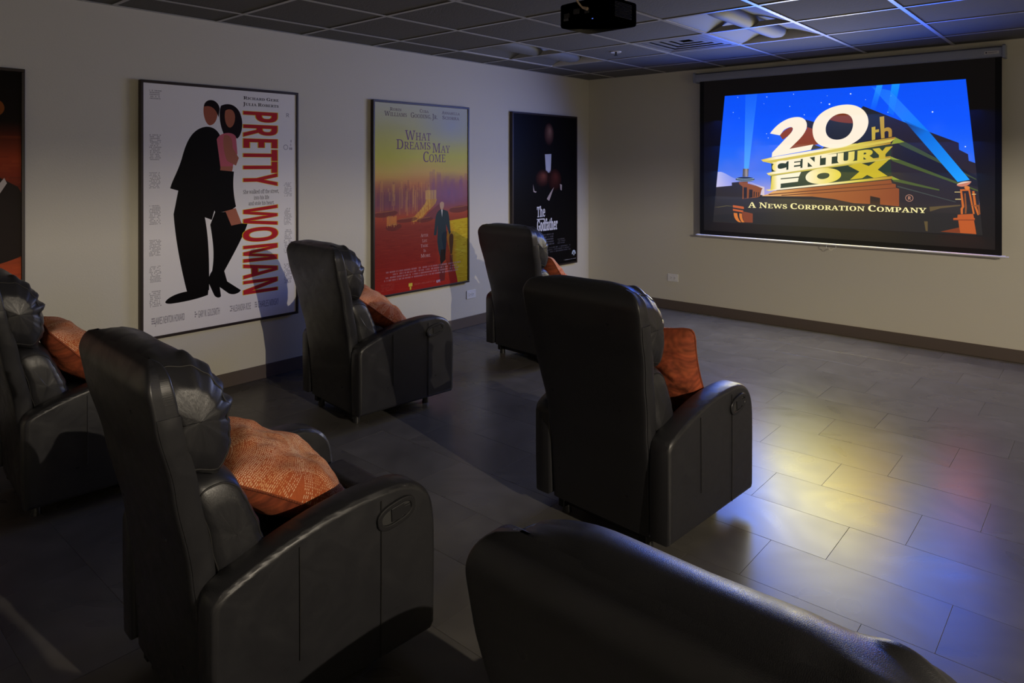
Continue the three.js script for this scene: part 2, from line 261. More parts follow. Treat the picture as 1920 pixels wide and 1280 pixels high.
  slant('CENTURY', 'bold 100px sans-serif', [576, 799], [1431, 689], [579, 722], 73, word, 7);
  // company line in small capitals
  { g.save(); const runs = [['A ', 0], ['N', 0], ['EWS ', 1], ['C', 0], ['ORPORATION ', 1], ['C', 0], ['OMPANY', 1]], big = 'bold 100px serif', small = 'bold 78px serif'; let w = 0; for (const [s, k] of runs) { g.font = k ? small : big; w += g.measureText(s).width; }
    g.transform(1269 / w, -15 / w, 0, 0.62, 385, 1092); g.fillStyle = '#fbeea6'; let x = 0; for (const [s, k] of runs) { g.font = k ? small : big; g.fillText(s, x, 0); x += g.measureText(s).width; } g.restore(); }
  g.strokeStyle = '#b9826a'; g.lineWidth = 4; g.beginPath(); g.arc(1549, 976, 23, 0, 7); g.stroke(); g.fillStyle = '#b9826a'; g.font = 'bold 34px sans-serif'; g.textAlign = 'center'; g.fillText('R', 1549, 988); g.textAlign = 'left';
  g.restore();
});
{
  const s = thing('projection_screen', 'wide pull-down projection screen on the far wall showing a film studio title against blue sky', 'projection screen', [2.525, 0, 0]);
  const X = (x) => x - 2.525, casing = new THREE.Shape();
  const prof = [[0.012, 2.226], [0.085, 2.222], [0.108, 2.232], [0.112, 2.262], [0.108, 2.292], [0.085, 2.304], [0.012, 2.304]];
  casing.moveTo(-prof[0][0], prof[0][1]); for (const [z, y] of prof.slice(1)) casing.lineTo(-z, y); casing.closePath();
  const cg = new THREE.ExtrudeGeometry(casing, { depth: 2.405, bevelEnabled: false }).rotateY(Math.PI / 2).translate(X(1.305), 0, 0);
  const body = mesh('casing', toCreasedNormals(cg, 0.5), M.casing, s);
  const eg = (x) => { const sh = new THREE.Shape([[0.004, 2.218], [0.112, 2.218], [0.118, 2.226], [0.118, 2.300], [0.110, 2.310], [0.004, 2.310]].map(([z, y]) => new THREE.Vector2(-z, y))); return new THREE.ExtrudeGeometry(sh, { depth: 0.014, bevelThickness: 0.002, bevelSize: 0.002, bevelSegments: 2 }).rotateY(Math.PI / 2).translate(X(x), 0, 0); };
  mesh('end_cap', eg(1.291), M.casing, s); mesh('end_cap', eg(3.711), M.casing, s);
  for (const x of [1.5, 3.55]) mesh('wall_bracket', rbox(X(x) - 0.03, X(x) + 0.03, 2.24, 2.30, 0, 0.02, 0.002), M.whiteMetal, s);
  const lg = canvas(256, 64, (g) => { g.fillStyle = '#c8c8c8'; g.fillRect(0, 0, 256, 64); g.fillStyle = '#17183a'; g.beginPath(); g.arc(34, 30, 16, 0, 7); g.fill(); g.fillStyle = '#55566a'; g.fillRect(58, 26, 160, 9); g.fillRect(58, 42, 110, 4); });
  mesh('maker_label', rbox(X(3.60), X(3.69), 2.247, 2.269, 0.108, 0.1135, 0.0005, 1), [M.casing, M.casing, M.casing, M.casing, std({ name: 'printed_label', map: canvasMap(lg), roughness: 0.5 }), M.casing], body);
  mesh('black_border', merge([box(X(1.346), X(SX0), 0.777, 2.225, SZ - 0.003, SZ), box(X(SX1), X(3.704), 0.777, 2.225, SZ - 0.003, SZ), box(X(SX0), X(SX1), 0.777, SY0, SZ - 0.003, SZ)]), std({ name: 'black_fabric', color: new THREE.Color().setRGB(0.004, 0.004, 0.0045), roughness: 0.9 }), s);
  const pm = std({ name: 'lit_screen_fabric', color: new THREE.Color().setRGB(0.035, 0.033, 0.034), roughness: 0.95, emissive: 0xffffff, emissiveIntensity: SCREEN_GLOW, emissiveMap: canvasMap(show) });
  const back = std({ name: 'screen_backing', color: new THREE.Color().setRGB(0.02, 0.02, 0.02), roughness: 0.9 });
  mesh('projection_surface', new THREE.BoxGeometry(SX1 - SX0, SY1 - SY0, 0.003).translate(X((SX0 + SX1) / 2), (SY0 + SY1) / 2, SZ - 0.0015), [back, back, back, back, pm, back], s);
  const bar = mesh('weight_bar', new THREE.CylinderGeometry(0.0085, 0.0085, 2.375, 20).rotateZ(Math.PI / 2).translate(0, 0.769, SZ - 0.002), M.whiteMetal, s);
  for (const k of [-1, 1]) mesh('bar_cap', merge([new THREE.CylinderGeometry(0.0105, 0.0105, 0.03, 18).rotateZ(Math.PI / 2).translate(k * 1.188, 0.769, SZ - 0.002), new THREE.CylinderGeometry(0.005, 0.006, 0.02, 14).rotateZ(Math.PI / 2).translate(k * 1.21, 0.769, SZ - 0.002)]), M.whiteMetal, bar);
  mesh('pull_handle', tube([[-0.035, 0.764, 0], [-0.036, 0.742, 0], [-0.028, 0.738, 0], [-0.016, 0.735, 0], [-0.006, 0.722, 0], [0, 0.72, 0], [0.006, 0.722, 0], [0.016, 0.735, 0], [0.03, 0.738, 0], [0.038, 0.744, 0], [0.037, 0.764, 0]].map(([x, y, z]) => [x + 0.002, y, z + SZ]), 0.0022, 80, 8), M.whiteMetal, bar);
  // the light that the picture sends into the room: one area light per patch of the picture, each with its patch's own colour
  const NX = 8, NY = 5, px = show.getContext('2d').getImageData(0, 0, 2048, 1300).data, lin = (v) => { v /= 255; return v <= 0.04045 ? v / 12.92 : ((v + 0.055) / 1.055) ** 2.4; };
  const ox0 = 0.10, ox1 = 2.19, oy0 = 0.186, oy1 = 1.36, cw = (ox1 - ox0) / NX, chh = (oy1 - oy0) / NY, K = 2048 / (SX1 - SX0);
  for (let j = 0; j < NY; j++) for (let i = 0; i < NX; i++) {
    const c = [0, 0, 0]; let n = 0;
    for (let y = 0; y < 24; y++) for (let x = 0; x < 24; x++) { const X2 = Math.floor((ox0 + (i + (x + 0.5) / 24) * cw) * K), Y2 = Math.floor((oy0 + (j + (y + 0.5) / 24) * chh) * K), a = (Y2 * 2048 + X2) * 4; for (let k = 0; k < 3; k++) c[k] += lin(px[a + k]); n++; }
    const lum = (0.3 * c[0] + 0.55 * c[1] + 0.15 * c[2]) / n, col = c.map((v, k) => Math.max(0, 1.22 * v / n - 0.22 * lum) * [1.02, 1.17, 0.74][k]), top = Math.max(...col); if (top < 0.01) continue;
    const l = new THREE.RectAreaLight(new THREE.Color().setRGB(...col.map((v) => v / top)), SCREEN_LIGHT * top, cw, chh);
    l.name = 'screen_light'; l.position.set(SX0 + ox0 + (i + 0.5) * cw, SY1 - oy0 - (j + 0.5) * chh, SZ + 0.004 + Math.sin(THREE.MathUtils.degToRad(SCREEN_TILT)) * chh / 2); l.lookAt(l.position.x, l.position.y - Math.tan(THREE.MathUtils.degToRad(SCREEN_TILT)) * 5, l.position.z + 5); scene.add(l);
  }
}

// ---------------------------------------------------------------- recliners (x right, -z towards the screen, origin on the floor)
const lerp = THREE.MathUtils.lerp, smooth = THREE.MathUtils.smoothstep;
function along(table, y) { for (let i = 1; i < table.length; i++) if (y <= table[i][0]) { const [a, p] = table[i - 1], [b, q] = table[i]; return lerp(p, q, smooth(y, a, b) * 0.4 + 0.6 * (y - a) / (b - a)); } return table[table.length - 1][1]; }
const rearZ = [[0.07, 0.312], [0.30, 0.322], [0.47, 0.345], [0.70, 0.393], [0.88, 0.437], [0.97, 0.452], [1.03, 0.452]];
const halfW = [[0.07, 0.236], [0.45, 0.243], [0.60, 0.258], [0.80, 0.277], [0.90, 0.285], [0.97, 0.285]];
const low = (y) => (y > 0.6 ? 0.6 + (y - 0.6) * 0.93 : y);                   // keeps the back's height
for (const t of [rearZ, halfW]) for (const r of t) r[0] = low(r[0]);
function rounded(pts, seg) { return new THREE.CatmullRomCurve3(pts.map(([z, y]) => new THREE.Vector3(0, low(y), z)), true, 'centripetal').getSpacedPoints(seg); }
// a stuffed cushion: a side profile swept across the chair, its ends rounded into cheeks and gathered along the seam
function cushion(profile, w, { nu = 96, nv = 56, edge = 0.3, gather = 0, folds = 13, crown = 0.012, s = 0, cheek = 0.016, taper = 0 } = {}) {
  const pr = rounded(profile, nu); let cz = 0, cy = 0; for (const p of pr.slice(0, nu)) { cz += p.z / nu; cy += p.y / nu; }
  const len = [0]; for (let i = 1; i <= nu; i++) len.push(len[i - 1] + pr[i].distanceTo(pr[i - 1]));
  const at = (u, v) => {
    const a = (v - 0.5) * Math.PI, sa = Math.sin(a), ca = Math.cos(a), e = edge;
    let k = Math.pow(Math.max(ca, 0), e), x = Math.sign(sa) * Math.pow(Math.abs(sa), e) * w;
    const i = Math.round(u * nu), p = pr[i];
    const mid = k > 0.999 ? 1 : k; // section size
    const b = Math.max(0, 1 - Math.abs(x) / w);
    const cap = 1 - mid;                                                  // 0 on the body, towards 1 in the middle of the cheek
    x += Math.sign(x) * cheek * smooth(cap, 0.08, 0.7);
    let g = 0;
    if (gather) { const side = Math.sign(x) * 7.3, near = Math.exp(-Math.pow((Math.abs(x) - w * 0.88) / (w * 0.16), 2)); g = gather * (1.5 * noise.noise(len[i] * folds * 1.6, s + side, 0.5) + 0.9 * noise.noise(len[i] * folds * 3.3, s * 2 + side, 2.5)) * near * (cap < 0.6 ? 1 : 0.15) + gather * 0.45 * noise.noise(x * 9 + s, len[i] * 10, s); }
    const grow = mid * (1 + (crown * (1 - (x / w) * (x / w))) / 0.12) ;
    let dz = (p.z - cz) * grow, dy = (p.y - cy) * grow; const r = Math.hypot(dz, dy) || 1;
    dz += dz / r * g; dy += dy / r * g;
    const zz = cz + dz, yy = cy + dy; if (taper) { const q = Math.max(0, (yy - 0.86) / 0.14); x *= 1 - taper * q * q; }
    return [x, yy, zz, len[i], x];
  };
  const geo = surf(nu, nv, at, true); geo.userData.at = at; return geo;
}
function seamLoop(geo, v, r = 0.0026) {                                       // stitched piping that lies on the cushion
  const at = geo.userData.at, pts = []; for (let i = 0; i < 96; i += 2) { const p = at(i / 96, v), q = at(((i + 2) % 96) / 96, v); pts.push([(p[0] + q[0]) / 2, (p[1] + q[1]) / 2, (p[2] + q[2]) / 2]); }
  return tube(pts, r, 144, 6, true);
}
const headProfile = [[0.405, 0.86], [0.418, 0.92], [0.434, 0.97], [0.432, 1.012], [0.398, 1.034], [0.350, 1.024], [0.302, 0.988], [0.262, 0.935], [0.240, 0.865], [0.235, 0.79], [0.243, 0.73], [0.272, 0.694], [0.335, 0.705], [0.375, 0.74], [0.398, 0.80]];
const lumbarProfile = [[0.33, 0.69], [0.275, 0.705], [0.226, 0.678], [0.190, 0.60], [0.153, 0.51], [0.126, 0.43], [0.15, 0.385], [0.21, 0.38], [0.27, 0.42], [0.305, 0.55]];
const armPts = [[0.322, 0.072], [0.326, 0.25], [0.326, 0.405], [0.315, 0.437], [0.275, 0.461], [0.20, 0.489], [0.12, 0.512], [0.03, 0.531], [-0.07, 0.543], [-0.16, 0.545], [-0.235, 0.535], [-0.285, 0.510], [-0.318, 0.468], [-0.332, 0.41], [-0.336, 0.30], [-0.333, 0.105], [-0.322, 0.072]];
function armTop(z) { for (let i = 3; i < armPts.length - 1; i++) if (z <= armPts[i][0] && z >= armPts[i + 1][0]) return lerp(armPts[i][1], armPts[i + 1][1], (armPts[i][0] - z) / (armPts[i][0] - armPts[i + 1][0])); return 0.5; }
function armGeo() {                                                        // outer side at x = 0.33, inner at 0.238
  const inset = 0.02, s = new THREE.Shape(), c = new THREE.CatmullRomCurve3(armPts.slice(2, 15).map(([z, y]) => new THREE.Vector3(-z, y, 0)), false, 'centripetal').getSpacedPoints(60);
  s.moveTo(-armPts[0][0], armPts[0][1]); s.lineTo(-armPts[1][0], armPts[1][1]); for (const p of c) s.lineTo(p.x, p.y); s.lineTo(0.333, 0.09); s.lineTo(0.318, 0.072); s.closePath();
  const g = new THREE.ExtrudeGeometry(s, { depth: 0.092 - 2 * inset, bevelEnabled: true, bevelThickness: inset, bevelSize: inset, bevelOffset: -inset, bevelSegments: 6, curveSegments: 4, steps: 1 });
  g.translate(0, 0, inset); g.rotateY(Math.PI / 2); g.translate(0.238, 0, 0);
  const p = g.attributes.position;                                       // padded: the sides swell a little
  for (let i = 0; i < p.count; i++) { const x = p.getX(i), y = p.getY(i), z = p.getZ(i), d = Math.min(1, Math.max(0, (armTop(THREE.MathUtils.clamp(z, -0.31, 0.31)) - y) / 0.1)) * Math.min(1, Math.max(0, (0.33 - Math.abs(z)) / 0.08)); if (x > 0.325) p.setX(i, x + 0.003 * d); }
  return boxUV(toCreasedNormals(mergeVertices(g.deleteAttribute('normal').deleteAttribute('uv'), 1e-4), 0.7));
}
function backCore() {                                                      // rear panel with its two side strips, rounded over at the top
  const nu = 88, nv = 40, D = 0.066, top = 0.996;
  return surf(nu, nv, (u, v) => {
    const y = lerp(0.07, top, v < 0.7 ? v / 0.7 * 0.9 : 0.9 + (v - 0.7) / 0.3 * 0.1), t = Math.max(0, (y - (top - 0.075)) / 0.075), k = Math.sqrt(Math.max(0, 1 - t * t)), w = along(halfW, y) - 0.075 * (1 - k), zr = along(rearZ, y);
    const a = u * Math.PI * 2, e = 0.18, cx = Math.sign(Math.cos(a)) * Math.pow(Math.abs(Math.cos(a)), e), sz = Math.sign(Math.sin(a)) * Math.pow(Math.abs(Math.sin(a)), e);
    const d = D * 0.5 * (0.1 + 0.9 * k), x = cx * w, puff = sz > 0 ? 0.008 * (1 - cx * cx) * Math.sin(Math.PI * Math.min(1, (y - 0.07) / 0.9)) : 0;
    return [x, y, zr - D / 2 + sz * d + puff, x * 1.0 + (sz > 0 ? 0 : 0.3), y];
  }, true);
}
function puff(x0, x1, y0, y1, z0, z1, r, dome, n = 26) {                    // an upholstered block, its top domed
  const g = new RoundedBoxGeometry(x1 - x0, y1 - y0, z1 - z0, 5, r), cx = (x0 + x1) / 2, cy = (y0 + y1) / 2, cz = (z0 + z1) / 2, hx = (x1 - x0) / 2, hz = (z1 - z0) / 2, hy = (y1 - y0) / 2;
  void n; const p = g.attributes.position;
  for (let i = 0; i < p.count; i++) { const a = p.getX(i) / hx, b = p.getZ(i) / hz, y = p.getY(i); if (y > 0) p.setY(i, y + dome * (1 - a * a) * (1 - b * b)); }
  return boxUV(g.translate(cx, cy, cz));
}
const A = { arm: armGeo(), core: backCore(), head: cushion(headProfile, 0.268, { gather: 0.0125, folds: 15, edge: 0.26, cheek: 0.02, s: 1.7, crown: 0.004, taper: 0.16 }), lumbar: cushion(lumbarProfile, 0.247, { gather: 0.0065, folds: 10, edge: 0.24, cheek: 0.012, s: 4.2, crown: 0.008 }) };
A.strip = {}; for (const s of [-1, 1]) { const g = new THREE.BoxGeometry(0.012, 1, 0.052, 3, 26, 8), p = g.attributes.position; for (let i = 0; i < p.count; i++) { const y = lerp(0.36, 0.872, p.getY(i) + 0.5), e = Math.abs(p.getZ(i)) / 0.026, w = along(halfW, y), tip = smooth(y, 0.86, 0.872); p.setXYZ(i, s * (w - 0.001) + p.getX(i) * (1 - 0.45 * e ** 4) * (1 - 0.4 * tip) + s * 0.0016 * (1 - e * e), y, along(rearZ, y) - 0.036 + p.getZ(i)); } g.computeVertexNormals(); A.strip[s] = boxUV(g); }
A.armLeft = A.arm.clone().scale(-1, 1, 1); { const p = A.armLeft, ps = p.attributes.position, n = p.attributes.normal, u = p.attributes.uv; for (const [b, w] of [[ps, 3], [n, 3], [u, 2]]) for (let i = 0; i < b.count; i += 3) for (let k = 0; k < w; k++) { const t = b.array[(i + 1) * w + k]; b.array[(i + 1) * w + k] = b.array[(i + 2) * w + k]; b.array[(i + 2) * w + k] = t; } }
function makeRecliner() {
  const t = new THREE.Group();
  const right = mesh('arm', A.arm, M.leather, t), left = mesh('arm', A.armLeft, M.leather, t);
  const xo = 0.3335;
  for (const [side, arm] of [[1, right], [-1, left]]) {
    // top welt and the two upright seams of the outer panel
    mesh('seam', tube(Array.from({ length: 24 }, (_, i) => { const z = lerp(0.30, -0.295, i / 23); return [side * (xo - 0.0075), armTop(z) - 0.014, z]; }), 0.0022, 60, 6), M.thread, arm);
    mesh('seam', tube([[side * (xo - 0.001), armTop(0.107) - 0.03, 0.107], [side * xo, 0.33, 0.106], [side * xo, 0.2, 0.106]], 0.0016, 20, 6), M.thread, arm);
    mesh('seam', tube([[side * (xo - 0.001), armTop(-0.138) - 0.03, -0.138], [side * xo, 0.33, -0.138], [side * (xo - 0.001), 0.085, -0.137]], 0.0016, 20, 6), M.thread, arm);
  }
  { // release handle in an oval bezel on the right arm
    const c = [xo, 0.466, -0.187], tilt = 0.17, at = (g) => g.rotateY(Math.PI / 2).rotateX(tilt).translate(...c);
    const oval = (a, b, n = 48) => Array.from({ length: n }, (_, i) => { const f = i / n * Math.PI * 2; return [a * Math.sign(Math.cos(f)) * Math.pow(Math.abs(Math.cos(f)), 0.75), b * Math.sign(Math.sin(f)) * Math.pow(Math.abs(Math.sin(f)), 0.75)]; });
    const sh = new THREE.Shape(oval(0.062, 0.032).map(([x, y]) => new THREE.Vector2(x, y)));
    sh.holes.push(new THREE.Path(oval(0.053, 0.0235).reverse().map(([x, y]) => new THREE.Vector2(x, y))));
    mesh('handle_bezel', at(new THREE.ExtrudeGeometry(sh, { depth: 0.003, bevelThickness: 0.003, bevelSize: 0.003, bevelSegments: 3 })), M.blackPlastic, right);
    mesh('handle_cup', at(new THREE.ExtrudeGeometry(new THREE.Shape(oval(0.054, 0.0245).map(([x, y]) => new THREE.Vector2(x, y))), { depth: 0.001, bevelEnabled: false })), M.slot, right);
    const lv = new THREE.Shape([[0.046, -0.016], [0.046, 0.004], [0.026, 0.006], [0.026, 0.018], [-0.014, 0.019], [-0.018, -0.014], [0.012, -0.019], [0.016, -0.012], [0.03, -0.018]].map(([x, y]) => new THREE.Vector2(x, y)));
    mesh('release_lever', at(new THREE.ExtrudeGeometry(lv, { depth: 0.0035, bevelThickness: 0.002, bevelSize: 0.002, bevelSegments: 2 })), M.blackPlastic, right);
  }
  const back = mesh('backrest', A.core, M.leather, t);
  for (const s of [-1, 1]) mesh('seam', tube(Array.from({ length: 20 }, (_, i) => { const y = lerp(0.1, 0.84, i / 19); return [s * (along(halfW, y) - 0.006), y, along(rearZ, y) - 0.007]; }), 0.0026, 60, 6), M.thread, back);
  for (const s of [-1, 1]) mesh('side_panel', A.strip[s], M.leather, t);
  const head = mesh('headrest_cushion', A.head, M.leather, t);
  for (const s of [-1, 1]) mesh('seam', seamLoop(A.head, 0.5 + s * 0.345), M.thread, head);
  const lum = mesh('lumbar_cushion', A.lumbar, M.leather, t);
  for (const s of [-1, 1]) mesh('seam', seamLoop(A.lumbar, 0.5 + s * 0.36), M.thread, lum);
  mesh('seat_cushion', puff(-0.236, 0.236, 0.25, 0.415, -0.245, 0.27, 0.035, 0.018), M.leather, t);
  mesh('footrest', puff(-0.236, 0.236, 0.11, 0.405, -0.375, -0.25, 0.035, 0.008), M.leather, t);
  mesh('seat_box', rbox(-0.236, 0.236, 0.075, 0.26, -0.25, 0.28, 0.01), M.leather, t);
  const base = mesh('base_frame', merge([...[-0.2, 0.2].map((x) => rbox(x - 0.015, x + 0.015, 0.03, 0.08, -0.24, 0.3, 0.004)), rbox(-0.215, 0.215, 0.034, 0.062, 0.245, 0.275, 0.006), rbox(-0.215, 0.215, 0.034, 0.062, -0.23, -0.2, 0.006)]), M.darkMetal, t);
  for (const x of [-0.2, 0.2]) for (const z of [-0.215, 0.262]) mesh('foot', new THREE.CylinderGeometry(0.017, 0.021, 0.034, 20).translate(x, 0.017, z), M.blackPlastic, base);
  return t;
}
const recliner = makeRecliner();
const CH = [
  ['front', 2.828, 3.645, 3.6, 'black leather recliner alone in the middle of the floor, beside the coloured screen reflection'],
  ['wall2', 0.956, 3.598, 5.0, 'black leather recliner close to the wall between the white poster and the yellow sunset poster'],
  ['near', 2.471, 5.135, 3.4, 'large black leather recliner at lower left with a woven orange pillow and both arms'],
  ['wall1', 1.01, 2.03, 4.0, 'farthest black leather recliner, in front of the blue-black poster near the room corner'],
  ['wall3', 0.80, 5.09, 4.0, 'black leather recliner cut off by the left picture edge, below the dark orange poster'],
  ['corner', 4.0, 5.15, 0.0, 'nearest black leather recliner, only the top of its back at the bottom edge'],
];
CH.forEach(([, x, z, deg, label], i) => {
  const o = i ? recliner.clone() : recliner; o.name = numbered('recliner'); scene.add(o);
  o.position.set(x, 0, z); o.rotation.y = -THREE.MathUtils.degToRad(deg);
  o.userData = { label, category: 'recliner', group: 'black recliners facing the screen' };
});

// ---------------------------------------------------------------- orange throw pillows
const weave = canvas(1024, 1024, (g, w, h) => {                             // woven front: pale dashes in rows that bend into arcs on rust ground
  g.fillStyle = '#b85a2c'; g.fillRect(0, 0, w, h);
  let q = 5; const r = () => { q = (q * 1664525 + 1013904223) >>> 0; return q / 4294967296; };
  for (let i = 0; i < 26000; i++) { g.fillStyle = r() < 0.5 ? 'rgba(150,60,24,0.35)' : 'rgba(214,112,60,0.3)'; g.fillRect(r() * w, r() * h, 2 + r() * 5, 1 + r() * 2); }
  const arcs = [[-120, 560], [380, -260], [930, 1180], [1180, 260], [300, 1320]];
  for (let k = 0; k < 5; k++) for (let rad = 270 + k * 13; rad < 820; rad += 14) { const [cx, cy] = arcs[k], band = Math.floor((rad - 150) / 150) % 2; for (let a = 0; a < 6.283; a += 13 / rad) { if (r() < (band ? 0.25 : 0.12)) continue; const x = cx + Math.cos(a) * rad, y = cy + Math.sin(a) * rad; if (x < 0 || y < 0 || x > w || y > h) continue; g.save(); g.translate(x, y); g.rotate(a + Math.PI / 2); g.fillStyle = band ? 'rgba(246,200,150,0.75)' : 'rgba(255,226,190,0.85)'; g.fillRect(-4.5, -2.4, 8.5, 4.8); g.restore(); } }
});
const weaveMap = canvasMap(weave);
const clothBump = dataMap(256, (x, y) => 0.5 + 0.22 * Math.sin(x * 6.283 * 32) * Math.sin(y * 6.283 * 32) + 0.2 * pn(x, y, 20));
const pileColor = dataMap(256, (x, y) => { const v = 0.82 + 0.22 * pn(x, y, 26) + 0.18 * pn(x, y, 9, 3); return [v, v * (0.97 + 0.05 * pn(x, y, 11)), v]; }, true);
const clothFront = phys({ name: 'woven_orange_cloth', map: weaveMap, roughness: 0.9, bumpMap: rep(clothBump, 6), bumpScale: 0.0012, sheen: 0.3, sheenRoughness: 0.5, sheenColor: new THREE.Color().setRGB(0.9, 0.45, 0.25) });
const clothBack = phys({ name: 'rust_plush', color: new THREE.Color().setRGB(0.46, 0.10, 0.03), map: pileColor, roughness: 0.9, bumpMap: rep(clothBump, 3), bumpScale: 0.0015, sheen: 0.6, sheenRoughness: 0.4, sheenColor: new THREE.Color().setRGB(0.9, 0.3, 0.12) });
const pin = (x, y) => 1 - 0.085 * (1 - y * y) ** 1.3 * (0.9 + 0.1 * x * x) - 0.05 * Math.max(0, x * x * y * y - 0.72) / 0.28;
const pillowHalf = (sgn, a, T) => surf(48, 48, (u, v) => {
  const x = u * 2 - 1, y = v * 2 - 1, t = T * Math.pow(Math.max(0, 1 - x ** 4), 0.66) * Math.pow(Math.max(0, 1 - y ** 4), 0.66), w = 0.02 * noise.noise(x * 1.9 + 3 * sgn, y * 1.9, 1.3) + 0.009 * noise.noise(x * 4.5, y * 4.5 + sgn, 4.7);
  return [sgn * x * a * pin(x, y), y * a * pin(y, x), sgn * (t + w * (1 - x ** 4) * (1 - y ** 4)), u, v];
});
function makePillow() {
  const p = new THREE.Group(), a = 0.212, T = 0.078;
  mesh('front_panel', pillowHalf(1, a, T), clothFront, p).userData.label = 'woven front with pale dashes';
  mesh('back_panel', pillowHalf(-1, a, T), clothBack, p).userData.label = 'plain rust back';
  const e = []; for (const [dx, dy, sx, sy] of [[1, 0, -1, -1], [0, 1, 1, -1], [-1, 0, 1, 1], [0, -1, -1, 1]]) for (let i = 0; i < 10; i++) { const f = i / 10 * 2, x = sx + dx * f, y = sy + dy * f; e.push([x * a * pin(x, y), y * a * pin(y, x), 0]); }
  mesh('piping', tube(e, 0.0035, 160, 8, true), clothBack, p);
  return p;
}
const pillow = makePillow();
// chair, place in the chair, lean back, turn, roll
const PW = [
  [2, -0.01, 0.54, 0.0, -58, 160, 10, 'woven orange pillow with pale dashes in the large recliner at the lower left'],
  [0, 0.045, 0.59, -0.02, -22, 190, -3, 'rust orange pillow in the recliner at the middle of the floor'],
  [1, 0.02, 0.575, 0.02, -52, 158, 6, 'orange pillow in the recliner between the white and the yellow poster'],
  [3, 0.03, 0.6, 0.02, -40, 172, 2, 'small orange pillow tip behind the back of the farthest recliner'],
  [4, 0.0, 0.585, 0.06, -42, 176, 0, 'dark orange pillow in the recliner at the left picture edge'],
];
PW.forEach(([c, x, y, z, lean, turn, roll, label], i) => {
  const o = i ? pillow.clone() : pillow; o.name = numbered('throw_pillow'); scene.add(o);
  const R = THREE.MathUtils.degToRad, cz = CH[c], m = new THREE.Matrix4().makeRotationY(-R(cz[3])).setPosition(cz[1], 0, cz[2]);
  o.position.set(x, y, z).applyMatrix4(m);
  o.rotation.set(R(lean), R(turn - cz[3]), R(roll), 'YXZ');
  o.userData = { label, category: 'pillow', group: 'orange pillows on the recliners' };
});

// ---------------------------------------------------------------- framed posters on the left wall
const PWD = 1024, PHT = 1536;
const strokeRows = (g, x0, x1, y0, y1, rows, color, s, vary = 0.2) => { let q = s; const r = () => { q = (q * 1664525 + 1013904223) >>> 0; return q / 4294967296; }; g.fillStyle = color; const rh = (y1 - y0) / rows; for (let k = 0; k < rows; k++) { let x = x0 + r() * vary * (x1 - x0) * 0.5; const e = x1 - r() * vary * (x1 - x0) * 0.5; while (x < e) { const w = 3 + r() * 5; if (r() > 0.16) g.fillRect(x, y0 + k * rh, w, rh * 0.62); x += w + 2.5 + (r() < 0.1 ? 7 : 0); } } };
const fit = (g, text, font, x, y, w, h, color, rot = 0, cap = 73, lw = 0, lc = null) => { g.save(); g.font = font; const m = g.measureText(text).width; g.translate(x, y); g.rotate(rot); g.scale(w / m, h / cap); if (lw) { g.strokeStyle = lc; g.lineWidth = lw; g.lineJoin = 'round'; g.strokeText(text, 0, 0); } g.fillStyle = color; g.fillText(text, 0, 0); g.restore(); };
const caps = (g, text, x, y, w, h, color, serif = 'serif', weight = '') => { // big first letter, small capitals after it
  g.save(); const big = `${weight} 100px ${serif}`, small = `${weight} 76px ${serif}`; let t = 0; const parts = text.split(' ').flatMap((s, i, a) => [[s[0], big], [s.slice(1) + (i < a.length - 1 ? ' ' : ''), small]]); for (const [s, f] of parts) { g.font = f; t += g.measureText(s).width; }
  g.translate(x, y); g.scale(w / t, h / 73); g.fillStyle = color; let a = 0; for (const [s, f] of parts) { g.font = f; g.fillText(s, a, 0); a += g.measureText(s).width; } g.restore(); };
const blob = (g, color, d) => { g.fillStyle = color; g.fill(new Path2D(d)); };
const lg2 = (g, x0, y0, x1, y1, ...st) => { const q = g.createLinearGradient(x0, y0, x1, y1); st.forEach(([o, c]) => q.addColorStop(o, c)); return q; };
